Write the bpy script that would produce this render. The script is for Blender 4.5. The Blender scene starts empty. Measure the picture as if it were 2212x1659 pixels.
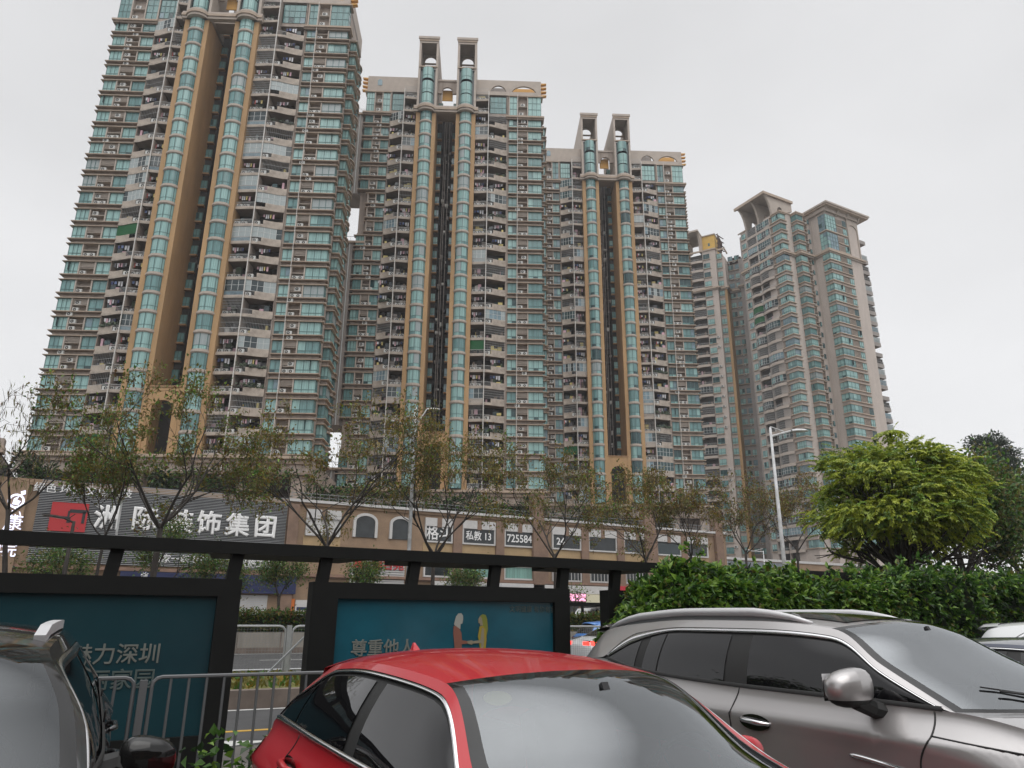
import bpy, math, random
import numpy as np
from mathutils import Matrix, Vector
SC = bpy.context.scene
COL = SC.collection
R = math.radians
# ---------------------------------------------------------------- camera, sky, sun, exposure
# world: X runs along the street (to the right and away), Y runs across the street, away from the car park
F_PX, W_PX, H_PX = 1590.0, 2212.0, 1659.0
YAW, PITCH, ROLL, CAM_H = R(28.3), R(17.75), 0.006, 1.6
_F = Vector((math.sin(YAW)*math.cos(PITCH), math.cos(YAW)*math.cos(PITCH), math.sin(PITCH)))
_R0 = Vector((math.cos(YAW), -math.sin(YAW), 0)); _U0 = _R0.cross(_F)
_R = _R0*math.cos(ROLL) + _U0*math.sin(ROLL); _U = _U0*math.cos(ROLL) - _R0*math.sin(ROLL)
cam = bpy.data.cameras.new('camera'); cam_o = bpy.data.objects.new('camera', cam); COL.objects.link(cam_o)
mw = Matrix.Identity(4)
for i in range(3):
    mw[i][0] = _R[i]; mw[i][1] = _U[i]; mw[i][2] = -_F[i]
mw[2][3] = CAM_H
cam_o.matrix_world = mw
cam.sensor_fit = 'HORIZONTAL'; cam.sensor_width = 36.0; cam.lens = 36.0*F_PX/W_PX
cam.clip_start = 0.05; cam.clip_end = 3000
SC.camera = cam_o
SC.view_settings.view_transform = 'Standard'; SC.view_settings.look = 'None'
SC.view_settings.exposure = 0.22; SC.view_settings.gamma = 1.0
SC.cycles.max_bounces = 6; SC.cycles.diffuse_bounces = 3; SC.cycles.glossy_bounces = 3
SC.cycles.transparent_max_bounces = 6; SC.cycles.caustics_reflective = False; SC.cycles.caustics_refractive = False
wd = bpy.data.worlds.new('World'); SC.world = wd; wd.use_nodes = True
nt = wd.node_tree; nt.nodes.clear()
def N(t, **kw):
    n = nt.nodes.new(t)
    for k, v in kw.items(): setattr(n, k, v)
    return n
SUN_EL, SUN_ROT = R(58), R(200)
sky = N('ShaderNodeTexSky', sky_type='NISHITA', sun_disc=False, sun_elevation=SUN_EL, sun_rotation=SUN_ROT)
hs = N('ShaderNodeHueSaturation'); hs.inputs['Saturation'].default_value = 0.12
bg1 = N('ShaderNodeBackground'); bg1.inputs['Strength'].default_value = 0.05
nt.links.new(sky.outputs[0], hs.inputs['Color']); nt.links.new(hs.outputs[0], bg1.inputs['Color'])
tc = N('ShaderNodeTexCoord'); sx = N('ShaderNodeSeparateXYZ'); rp = N('ShaderNodeValToRGB')   # even cloud cover, brighter overhead
nz = N('ShaderNodeTexNoise'); nz.inputs['Scale'].default_value = 1.6; nz.inputs['Detail'].default_value = 3
nt.links.new(tc.outputs['Generated'], sx.inputs[0]); nt.links.new(tc.outputs['Generated'], nz.inputs['Vector'])
ma = N('ShaderNodeMath', operation='MULTIPLY_ADD'); ma.inputs[1].default_value = 0.10
nt.links.new(nz.outputs[0], ma.inputs[0]); nt.links.new(sx.outputs['Z'], ma.inputs[2])
nt.links.new(ma.outputs[0], rp.inputs[0])
cr = rp.color_ramp
cr.elements[0].position = 0.0; cr.elements[0].color = (.138, .138, .139, 1)
cr.elements[1].position = 1.0; cr.elements[1].color = (.50, .50, .50, 1)
for p, v in ((.15, .148), (.45, .156), (.62, .150), (.80, .148), (.88, .34)):
    e = cr.elements.new(p); e.color = (v, v*.998, v*1.008, 1)
bg2 = N('ShaderNodeBackground'); bg2.inputs['Strength'].default_value = 3.55
mz = N('ShaderNodeTexNoise'); mz.inputs['Scale'].default_value = 2.2; mz.inputs['Detail'].default_value = 4; mz.inputs['Roughness'].default_value = .45
mr = N('ShaderNodeMapRange'); mr.inputs['From Min'].default_value = .3; mr.inputs['From Max'].default_value = .7; mr.inputs['To Min'].default_value = .9; mr.inputs['To Max'].default_value = 1.06
mp = N('ShaderNodeMapping'); mp.inputs['Scale'].default_value = (1, 1, 2.2); mp.inputs['Location'].default_value = (3.1, .4, 1.7); vm = N('ShaderNodeVectorMath', operation='SCALE')
nt.links.new(tc.outputs['Generated'], mp.inputs[0]); nt.links.new(mp.outputs[0], mz.inputs['Vector']); nt.links.new(mz.outputs[0], mr.inputs[0]); nt.links.new(rp.outputs[0], vm.inputs[0]); nt.links.new(mr.outputs[0], vm.inputs['Scale']); nt.links.new(vm.outputs[0], bg2.inputs['Color'])   # faint, broad cloud structure
ad = N('ShaderNodeAddShader'); wo = N('ShaderNodeOutputWorld')
nt.links.new(bg1.outputs[0], ad.inputs[0]); nt.links.new(bg2.outputs[0], ad.inputs[1]); nt.links.new(ad.outputs[0], wo.inputs[0])
sun = bpy.data.lights.new('sun', 'SUN'); sun.energy = 1.0; sun.angle = R(60); sun.color = (1, .97, .93)
sun_o = bpy.data.objects.new('sun', sun); COL.objects.link(sun_o)
sun_o.rotation_euler = (R(90)-SUN_EL, 0, R(180)-SUN_ROT)   # light comes from behind the viewer, high up
# ---------------------------------------------------------------- helpers
def ray(x, y): return _F*F_PX + _R*(x-W_PX/2) + _U*(H_PX/2-y)
def at_y(x, y, Y):
    d = ray(x, y); t = Y/d.y; return Vector((d.x*t, Y, CAM_H+d.z*t))
def at_z(x, y, z):
    d = ray(x, y); t = (z-CAM_H)/d.z; return Vector((d.x*t, d.y*t, z))
MATS = {}
def mat(name, col=(.5, .5, .5), rough=.6, metal=0., coat=0., spec=.5, ior=1.5, var=0., scale=3., col2=None, emit=0., stretch=None, bump=0., rvar=0.):
    if name in MATS: return MATS[name]
    m = bpy.data.materials.new(name); m.use_nodes = True; t = m.node_tree; b = t.nodes['Principled BSDF']
    b.inputs['Base Color'].default_value = (*col, 1); b.inputs['Roughness'].default_value = rough
    b.inputs['Metallic'].default_value = metal; b.inputs['Coat Weight'].default_value = coat
    b.inputs['Coat Roughness'].default_value = .03
    b.inputs['Specular IOR Level'].default_value = spec; b.inputs['IOR'].default_value = ior
    if emit:
        b.inputs['Emission Color'].default_value = (*col, 1); b.inputs['Emission Strength'].default_value = emit
    if var or bump or rvar:
        tcn = t.nodes.new('ShaderNodeTexCoord'); mp = t.nodes.new('ShaderNodeMapping'); no = t.nodes.new('ShaderNodeTexNoise')
        no.inputs['Scale'].default_value = scale; no.inputs['Detail'].default_value = 5; no.inputs['Roughness'].default_value = .65
        if stretch: mp.inputs['Scale'].default_value = stretch
        t.links.new(tcn.outputs['Object'], mp.inputs[0]); t.links.new(mp.outputs[0], no.inputs['Vector'])
        if var:
            c2 = col2 or tuple(c*(1-var) for c in col)
            rmp = t.nodes.new('ShaderNodeValToRGB'); e = rmp.color_ramp.elements
            e[0].position = .36; e[1].position = .66; e[0].color = (*c2, 1); e[1].color = (*col, 1)
            t.links.new(no.outputs[0], rmp.inputs[0]); t.links.new(rmp.outputs[0], b.inputs['Base Color'])
        if bump:
            bp = t.nodes.new('ShaderNodeBump'); bp.inputs['Strength'].default_value = bump; bp.inputs['Distance'].default_value = .02
            t.links.new(no.outputs[0], bp.inputs['Height']); t.links.new(bp.outputs[0], b.inputs['Normal'])
        if rvar:
            mr = t.nodes.new('ShaderNodeMapRange'); mr.inputs['To Min'].default_value = max(0, rough-rvar); mr.inputs['To Max'].default_value = rough+rvar
            t.links.new(no.outputs[0], mr.inputs[0]); t.links.new(mr.outputs[0], b.inputs['Roughness'])
    MATS[name] = m; return m
class G:
    """collects polygons; build() links them as one mesh object"""
    def __init__(s): s.v = []; s.f = []; s.m = []; s.mesh = None; s.smooth = False
    def add(s, vs, fs, m):
        o = len(s.v); s.v.extend(tuple(p) for p in vs)
        for f in fs: s.f.append(tuple(i+o for i in f)); s.m.append(m)
    def box(s, x0, x1, y0, y1, z0, z1, m):
        if x0 > x1: x0, x1 = x1, x0
        s.add([(x0,y0,z0),(x1,y0,z0),(x1,y1,z0),(x0,y1,z0),(x0,y0,z1),(x1,y0,z1),(x1,y1,z1),(x0,y1,z1)],
              [(0,3,2,1),(4,5,6,7),(0,1,5,4),(1,2,6,5),(2,3,7,6),(3,0,4,7)], m)
    def quad(s, a, b, c, d, m): s.add([a, b, c, d], [(0,1,2,3)], m)
    def bar(s, a, b, w, h, m, up=(0,0,1)):
        a = Vector(a); b = Vector(b); d = (b-a).normalized(); u = Vector(up)
        if abs(d.dot(u)) > .98: u = Vector((1,0,0))
        sd = d.cross(u).normalized(); u = sd.cross(d)
        sd = sd*(w/2); u = u*(h/2); v = [p+q for p in (a, b) for q in (-sd-u, sd-u, sd+u, -sd+u)]
        s.add(v, [(0,1,2,3),(7,6,5,4),(0,4,5,1),(1,5,6,2),(2,6,7,3),(3,7,4,0)], m)
    def tube(s, pts, rad, m, n=8, cap=True):
        pts = [Vector(p) for p in pts]; k = len(pts)
        rad = rad if hasattr(rad, '__len__') else [rad]*k
        vs = []; prev = None
        for i, p in enumerate(pts):
            d = (pts[min(i+1, k-1)]-pts[max(i-1, 0)])
            d = d.normalized() if d.length > 1e-9 else Vector((0,0,1))
            if prev is None: u = d.orthogonal().normalized()
            else:
                u = prev-d*prev.dot(d); u = u.normalized() if u.length > 1e-6 else d.orthogonal().normalized()
            prev = u; w = d.cross(u)
            for j in range(n):
                a = 2*math.pi*j/n; vs.append(p+(u*math.cos(a)+w*math.sin(a))*rad[i])
        fs = [(i*n+j, i*n+(j+1)%n, (i+1)*n+(j+1)%n, (i+1)*n+j) for i in range(k-1) for j in range(n)]
        if cap: fs += [tuple(range(n-1, -1, -1)), tuple((k-1)*n+j for j in range(n))]
        s.add(vs, fs, m)
    def disc(s, c, ax, r, m, n=10):
        c = Vector(c); ax = Vector(ax).normalized(); u = ax.orthogonal().normalized(); w = ax.cross(u)
        s.add([c+(u*math.cos(2*math.pi*j/n)+w*math.sin(2*math.pi*j/n))*r for j in range(n)], [tuple(range(n))], m)
    def grid(s, P, m):
        """P: array [i][j] of points; m: material name or function(i,j)"""
        P = np.asarray(P, float); a, b = P.shape[:2]; o = len(s.v)
        s.v.extend(map(tuple, P.reshape(-1, 3)))
        for i in range(a-1):
            for j in range(b-1):
                mm = m(i, j) if callable(m) else m
                if mm is None: continue
                s.f.append((o+i*b+j, o+i*b+j+1, o+(i+1)*b+j+1, o+(i+1)*b+j)); s.m.append(mm)
    def prism(s, poly, z0, z1, m):
        n = len(poly); s.add([(x,y,z0) for x,y in poly]+[(x,y,z1) for x,y in poly],
            [tuple(range(n-1,-1,-1)), tuple(range(n,2*n))]+[(i,(i+1)%n,n+(i+1)%n,n+i) for i in range(n)], m)
    def ext_xz(s, poly, y0, y1, m):
        n = len(poly); s.add([(x,y0,z) for x,z in poly]+[(x,y1,z) for x,z in poly],
            [tuple(range(n)), tuple(range(2*n-1,n-1,-1))]+[(i,n+i,n+(i+1)%n,(i+1)%n) for i in range(n)], m)
    def merge(s, g, off=(0,0,0), flip=1, rot=0.):
        c, sn = math.cos(rot), math.sin(rot); o = len(s.v)
        for x, y, z in g.v:
            x = x*flip; s.v.append((x*c-y*sn+off[0], x*sn+y*c+off[1], z+off[2]))
        for f in g.f: s.f.append(tuple(i+o for i in (f if flip > 0 else f[::-1])))
        s.m.extend(g.m)
    def to_mesh(s, name):
        if s.mesh: return s.mesh
        me = bpy.data.meshes.new(name); me.from_pydata([tuple(p) for p in s.v], [], s.f)
        names = list(dict.fromkeys(s.m)); ix = {k: i for i, k in enumerate(names)}
        for k in names: me.materials.append(MATS[k])
        me.polygons.foreach_set('material_index', [ix[k] for k in s.m])
        if s.smooth: me.polygons.foreach_set('use_smooth', [True]*len(s.f))
        me.update(); s.mesh = me; return me
    def build(s, name, parent=None, loc=(0,0,0), rotz=0.):
        return link(name, s.to_mesh(name), parent, loc, rotz)
def link(name, me, parent=None, loc=(0,0,0), rotz=0.):
    o = bpy.data.objects.new(name, me); COL.objects.link(o); o.location = loc; o.rotation_euler = (0,0,rotz)
    if parent is not None: o.parent = parent
    return o
def tag(o, label, cat, group=None):
    o['label'] = label; o['category'] = cat
    if group: o['group'] = group
    return o
def thing(name, label, cat, loc=(0,0,0), rotz=0., group=None):
    return tag(link(name, None, None, loc, rotz), label, cat, group)
def struct(o): o['kind'] = 'structure'; return o
def stuff(o): o['kind'] = 'stuff'; return o
def dup(o, parent=None, loc=None, rotz=None):
    c = o.copy(); COL.objects.link(c)
    if parent is not None: c.parent = parent
    if loc is not None: c.location = loc
    if rotz is not None: c.rotation_euler = (0,0,rotz)
    for ch in list(o.children): dup(ch, c)
    return c
def np_mesh(name, V, Fc, midx, mats, smooth=False):
    """V (n,3), Fc (m,k) all k-gons"""
    me = bpy.data.meshes.new(name); k = Fc.shape[1]
    me.vertices.add(len(V)); me.vertices.foreach_set('co', np.asarray(V, np.float32).ravel())
    me.loops.add(Fc.size); me.loops.foreach_set('vertex_index', Fc.astype(np.int32).ravel())
    me.polygons.add(len(Fc)); me.polygons.foreach_set('loop_start', np.arange(0, Fc.size, k, dtype=np.int32))
    for m in mats: me.materials.append(MATS[m])
    me.polygons.foreach_set('material_index', np.asarray(midx, np.int32))
    me.polygons.foreach_set('use_smooth', [smooth]*len(Fc))
    me.update(calc_edges=True); return me
def emit(root, name, items, cap=100):
    """items: (template, (x,y,z), rotz): the nearest `cap` become parts of their own, the rest one part"""
    mwr = Matrix.Translation(root.location) @ Matrix.Rotation(root.rotation_euler.z, 4, 'Z')
    camp = Vector((0, 0, CAM_H))
    items = sorted(items, key=lambda it: (mwr @ Vector(it[1]) - camp).length)
    for t, p, r in items[:cap]: link(name, t.to_mesh(name), root, p, r)
    rest = items[cap:]
    if rest:
        g = G()
        for t, p, r in rest: g.merge(t, p, 1, r)
        stuff(g.build(name, root))
def text(name, body, size, m, parent=None, M=None, extrude=.01, bold=0., align='CENTER', sx=1.):
    cu = bpy.data.curves.new(name, 'FONT'); cu.body = body; cu.size = size; cu.extrude = extrude; cu.bevel_depth = bold*size; cu.bevel_resolution = 0
    cu.align_x = align; cu.align_y = 'CENTER'; cu.resolution_u = 3
    tmp = bpy.data.objects.new(name, cu); COL.objects.link(tmp)
    me = bpy.data.meshes.new_from_object(tmp.evaluated_get(bpy.context.evaluated_depsgraph_get()))
    bpy.data.objects.remove(tmp); bpy.data.curves.remove(cu)
    me.materials.clear(); me.materials.append(MATS[m]); me.name = name
    if sx != 1: me.transform(Matrix.Diagonal((sx, 1, 1, 1)))
    o = bpy.data.objects.new(name, me); COL.objects.link(o)
    if parent is not None: o.parent = parent
    if M is not None: o.matrix_local = M
    return o
def face_y(x, y, z): return Matrix.Translation((x, y, z)) @ Matrix.Rotation(R(90), 4, 'X')   # lettering upright, read from -Y
# ---------------------------------------------------------------- materials
mat('wall', (.385, .32, .275), .85, var=.36, scale=.8, stretch=(1, 1, .16), bump=.1)
mat('wall_grey', (.30, .27, .25), .85, var=.2, scale=.5, stretch=(1, 1, .3))
mat('wall_pale', (.50, .435, .39), .85, var=.14, scale=.6, stretch=(1, 1, .25), bump=.1); mat('parapet', (.45, .385, .325), .8, var=.38, scale=.9); mat('pipe_white', (.58, .56, .53), .6)
mat('ledge', (.43, .34, .265), .8, var=.25, scale=.8)
mat('trim', (.43, .37, .32), .75, var=.15, scale=.8)
mat('tan_dark', (.24, .185, .145), .85, var=.3, scale=.7)  # darker tan for ledge undersides, balcony slabs and brackets
mat('ochre', (.44, .275, .135), .8, var=.25, scale=.35, stretch=(1, 1, .3))
mat('ochre_dark', (.34, .2, .10), .8, var=.2, scale=.4)
mat('yellow_fin', (.62, .34, .09), .7)
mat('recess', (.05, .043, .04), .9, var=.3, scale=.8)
mat('dark', (.022, .02, .02), .8)
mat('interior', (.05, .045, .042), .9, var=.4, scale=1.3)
mat('g1', (.31, .52, .50), .12, var=.38, scale=1.1, stretch=(6, 6, .2))
mat('g2', (.16, .31, .31), .08, var=.4, scale=1.3, stretch=(5, 5, .3))
mat('g3', (.035, .085, .092), .05, var=.5, scale=1.)
mat('g4', (.33, .38, .385), .2, var=.2, scale=1.2, stretch=(8, 8, .2))
mat('g5', (.20, .30, .35), .08, var=.4, scale=1.)
mat('gdark', (.025, .04, .045), .05)
mat('frame', (.06, .13, .13), .5)
mat('frame_pale', (.50, .52, .51), .5)
mat('white', (.72, .72, .70), .6)
mat('grille', (.38, .38, .375), .6)
mat('ac', (.60, .60, .57), .55, var=.2, scale=4.)
mat('black', (.012, .012, .012), .5)
mat('steel', (.35, .36, .37), .4, metal=.6)
for i, c in enumerate(((.6,.6,.62), (.05,.06,.14), (.5,.12,.12), (.55,.35,.4), (.1,.1,.11), (.15,.2,.35), (.6,.5,.2))): mat('cloth%d' % i, c, .9)
mat('leafdark', (.03, .055, .018), .6, var=.4, scale=5)
# ---------------------------------------------------------------- apartment towers
RNG = random.Random(11)
def pick_glass(rg): return rg.choices(['g1', 'g2', 'g3', 'g4', 'g5'], [44, 31, 9, 5, 11])[0]
def win(w, h, cols, seed, side=0, dd=1.0, transom=.27, pale=False, rows=1, y=0.):
    """glazed bay window, front in the plane y; side=+1/-1 wraps the glass round that end"""
    rg = random.Random(seed); g = G(); fr = 'frame_pale' if pale else 'frame'; a = .085
    main = pick_glass(rg)
    xs = [0]+[w*c for c in cols]+[w]
    zs = [0, h*transom, h] if rows == 1 else [h*k/rows for k in range(rows+1)]
    def pane(p, q, z0, z1, ax):
        m = main if rg.random() < .8 else pick_glass(rg)
        if ax == 'x': g.quad((p, y, z0), (q, y, z0), (q, y, z1), (p, y, z1), m)
        else: g.quad((ax, p, z0), (ax, q, z0), (ax, q, z1), (ax, p, z1), m)
    for i in range(len(xs)-1):
        for k in range(len(zs)-1): pane(xs[i], xs[i+1], zs[k], zs[k+1], 'x')
    for x in xs: g.box(max(0, x-a/2), min(w, x+a/2), y-.05, y+.02, 0, h, fr)
    for z in zs: g.box(0, w, y-.045, y+.015, max(0, z-a/2), min(h, z+a/2), fr)
    if rg.random() < .12:      # a sash standing open
        x = xs[-2]; g.bar((x, y-.02, h*.28), (x, y-.5, h*.28), .04, .04, fr); g.bar((x, y-.02, h*.97), (x, y-.5, h*.97), .04, .04, fr)
        g.quad((x, y-.02, h*.3), (x, y-.5, h*.3), (x, y-.5, h*.96), (x, y-.02, h*.96), 'gdark')
    if side:
        x = w if side > 0 else 0
        for k in range(len(zs)-1): pane(y, y+dd, zs[k], zs[k+1], x)
        for yy in (y, y+dd): g.box(x-.03, x+.03, yy-.03, yy+.03, 0, h, fr)
        for z in zs: g.box(x-.03, x+.03, y, y+dd, max(0, z-a/2), min(h, z+a/2), fr)
    return g
def make_ac():
    g = G(); g.box(0, .85, 0, .34, 0, .6, 'ac'); g.disc((.34, -.012, .3), (0, -1, 0), .25, 'black', 12); g.disc((.34, -.016, .3), (0, -1, 0), .08, 'ac', 8)
    g.box(.66, .80, -.012, 0, .08, .52, 'frame_pale'); g.box(.1, .16, 0, .4, -.08, 0, 'tan_dark'); g.box(.68, .74, 0, .4, -.08, 0, 'tan_dark')
    return g
AC = make_ac()
def front_curve(p0, p1, p2):
    def f(x):
        if x <= p1: return -1.25+.25*(p1-x)/(p1-p0)
        return -.3-.95*(.5+.5*math.cos(math.pi*(x-p1)/(p2-p1)))
    return f
def balcony(kind, part, p0, p1, p2, seed):
    """one balcony bay: slab, parapet, railing and whatever closes it; part A next to the shaft, part B next to the bay windows"""
    rg = random.Random(seed); g = G(); f = front_curve(p0, p1, p2)
    a, b = (p0, p1) if part == 'A' else (p1, p2)
    n = 4 if part == 'A' else 8
    xs = [a+(b-a)*i/n for i in range(n+1)]
    def wallstrip(x0, x1, z0, z1, off, th, m, k=6):
        q = [x0+(x1-x0)*i/k for i in range(k+1)]
        g.prism([(x, f(x)+off) for x in q]+[(x, f(x)+off+th) for x in q[::-1]], z0, z1, m)
    g.prism([(x, f(x)) for x in xs]+[(b, 1.4), (a, 1.4)], -.14, .08, 'tan_dark')
    wallstrip(a, b, -.2, .12, -.04, .14, 'parapet', n)
    if part == 'B':
        xb = a+(b-a)*.34
        wallstrip(xb, b, .1, 1.02, 0, .12, 'parapet', 7)
    else: xb = b
    if xb > a:       # railing over the air-conditioner shelf
        k = int((xb-a)/.16)
        for i in range(k+1):
            x = a+(xb-a)*i/k; g.box(x-.012, x+.012, f(x)+.02, f(x)+.045, .1, 1.0, 'grille' if seed % 3 else 'dark')
        wallstrip(a, xb, .98, 1.04, 0, .05, 'grille' if seed % 3 else 'dark', 3)
        wallstrip(a, xb, .1, .3, .01, .05, 'trim', 3)
    H = 2.86; d = .05
    if kind == 'grille':
        k = int((b-a)/rg.choice((.2, .28)))
        for i in range(k+1):
            x = a+(b-a)*i/k; g.box(x-.010, x+.010, f(x)+d, f(x)+d+.03, 1.0 if part == 'B' else .1, H, 'grille')
        for z in ([1.05, 1.5, 1.95, 2.4, H-.1] if rg.random() < .5 else [1.05, 1.9, H-.1]): wallstrip(a, b, z, z+.035, d, .035, 'grille', n)
    elif kind == 'glass':
        k = 3 if part == 'A' else 5; m0 = rg.choice(('g5', 'g4', 'g3', 'gdark', 'gdark')); z0 = 1.0 if part == 'B' else .9
        for i in range(k):
            x0 = a+(b-a)*i/k; x1 = a+(b-a)*(i+1)/k; m = m0 if rg.random() < .7 else rg.choice(('g4', 'g5', 'gdark'))
            g.quad((x0, f(x0)+d, z0), (x1, f(x1)+d, z0), (x1, f(x1)+d, H), (x0, f(x0)+d, H), m)
            g.box(x0-.03, x0+.03, f(x0)+d-.03, f(x0)+d+.03, z0, H, 'frame_pale')
        wallstrip(a, b, z0, z0+.06, d-.02, .05, 'frame_pale', n); wallstrip(a, b, H-.08, H, d-.02, .05, 'frame_pale', n); wallstrip(a, b, 1.9, 1.95, d-.02, .05, 'frame_pale', n)
        if part == 'A': wallstrip(a, b, .1, .9, d, .04, rg.choice(('g4', 'trim', 'g5')), n)
    elif kind == 'net':
        wallstrip(a, b, .9, H, d, .02, 'net', n)
    elif kind == 'plants':
        for i in range(70):
            x = rg.uniform(a, b); s = rg.uniform(.1, .24); y = f(x)+rg.uniform(-.25, .3); z = rg.uniform(.9, 1.1)+abs(rg.gauss(0, .35))
            g.quad((x-s, y, z), (x, y-s*.6, z-.4*s), (x+s, y+.05, z+.2*s), (x, y+s*.5, z+s), 'leafdark')
    if rg.random() < .8 and kind != 'net':   # air conditioners stand on the shelf
        for i in range(2 if part == 'A' else 1): g.merge(AC, (a+.15+i*1.05, f(a+.3)+.06, .13))
    if kind != 'glass':      # things stored, doors and curtains inside, set back in the shade
        for i in range(rg.randint(4, 7)):
            x = rg.uniform(a+.2, b-.7); w = rg.uniform(.3, .8); g.box(x, x+w, rg.uniform(-.3, .5), 1.2, rg.choice((.1, .1, 1.3)), rg.uniform(.8, 2.4), rg.choice(('gdark', 'interior', 'tan_dark', 'g3', 'cloth4', 'ac', 'cloth6', 'cloth3', 'wall_grey', 'leafdark')))
        x = a+(b-a)*rg.uniform(.2, .5); g.box(x, x+1.1, 1.3, 1.38, .1, 2.3, rg.choice(('g3', 'gdark', 'g5', 'dark')))
    return g
mat('net', (.01, .11, .035), .9, var=.4, scale=6)
def laundry_mesh(w, seed):
    rg = random.Random(seed); g = G(); g.bar((0, 0, 0), (w, 0, 0), .02, .02, 'grille'); x = .05
    pal = rg.sample(range(7), 4)
    while x < w-.25:
        cw = rg.uniform(.14, .34); ch = rg.uniform(.4, .85); y = rg.uniform(-.03, .03); m = 'cloth%d' % rg.choice(pal+[0, 0, 4])
        t = rg.uniform(.75, 1.25); g.ext_xz([(x, 0), (x+cw, 0), (x+cw*(.5+t/2), -ch), (x+cw*(.5-t/2), -ch*rg.uniform(.9, 1))], y, y+.03, m)
        x += cw+rg.uniform(.02, .2)
    return g
LAUNDRY = [laundry_mesh(2.0, 60+i) for i in range(5)]
NF, FH, Z0 = 25, 3.0, 23.1
ORD = 'first second third fourth fifth sixth seventh eighth ninth tenth eleventh twelfth thirteenth fourteenth fifteenth sixteenth seventeenth eighteenth nineteenth twentieth twenty-first twenty-second twenty-third twenty-fourth twenty-fifth'.split()
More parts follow.
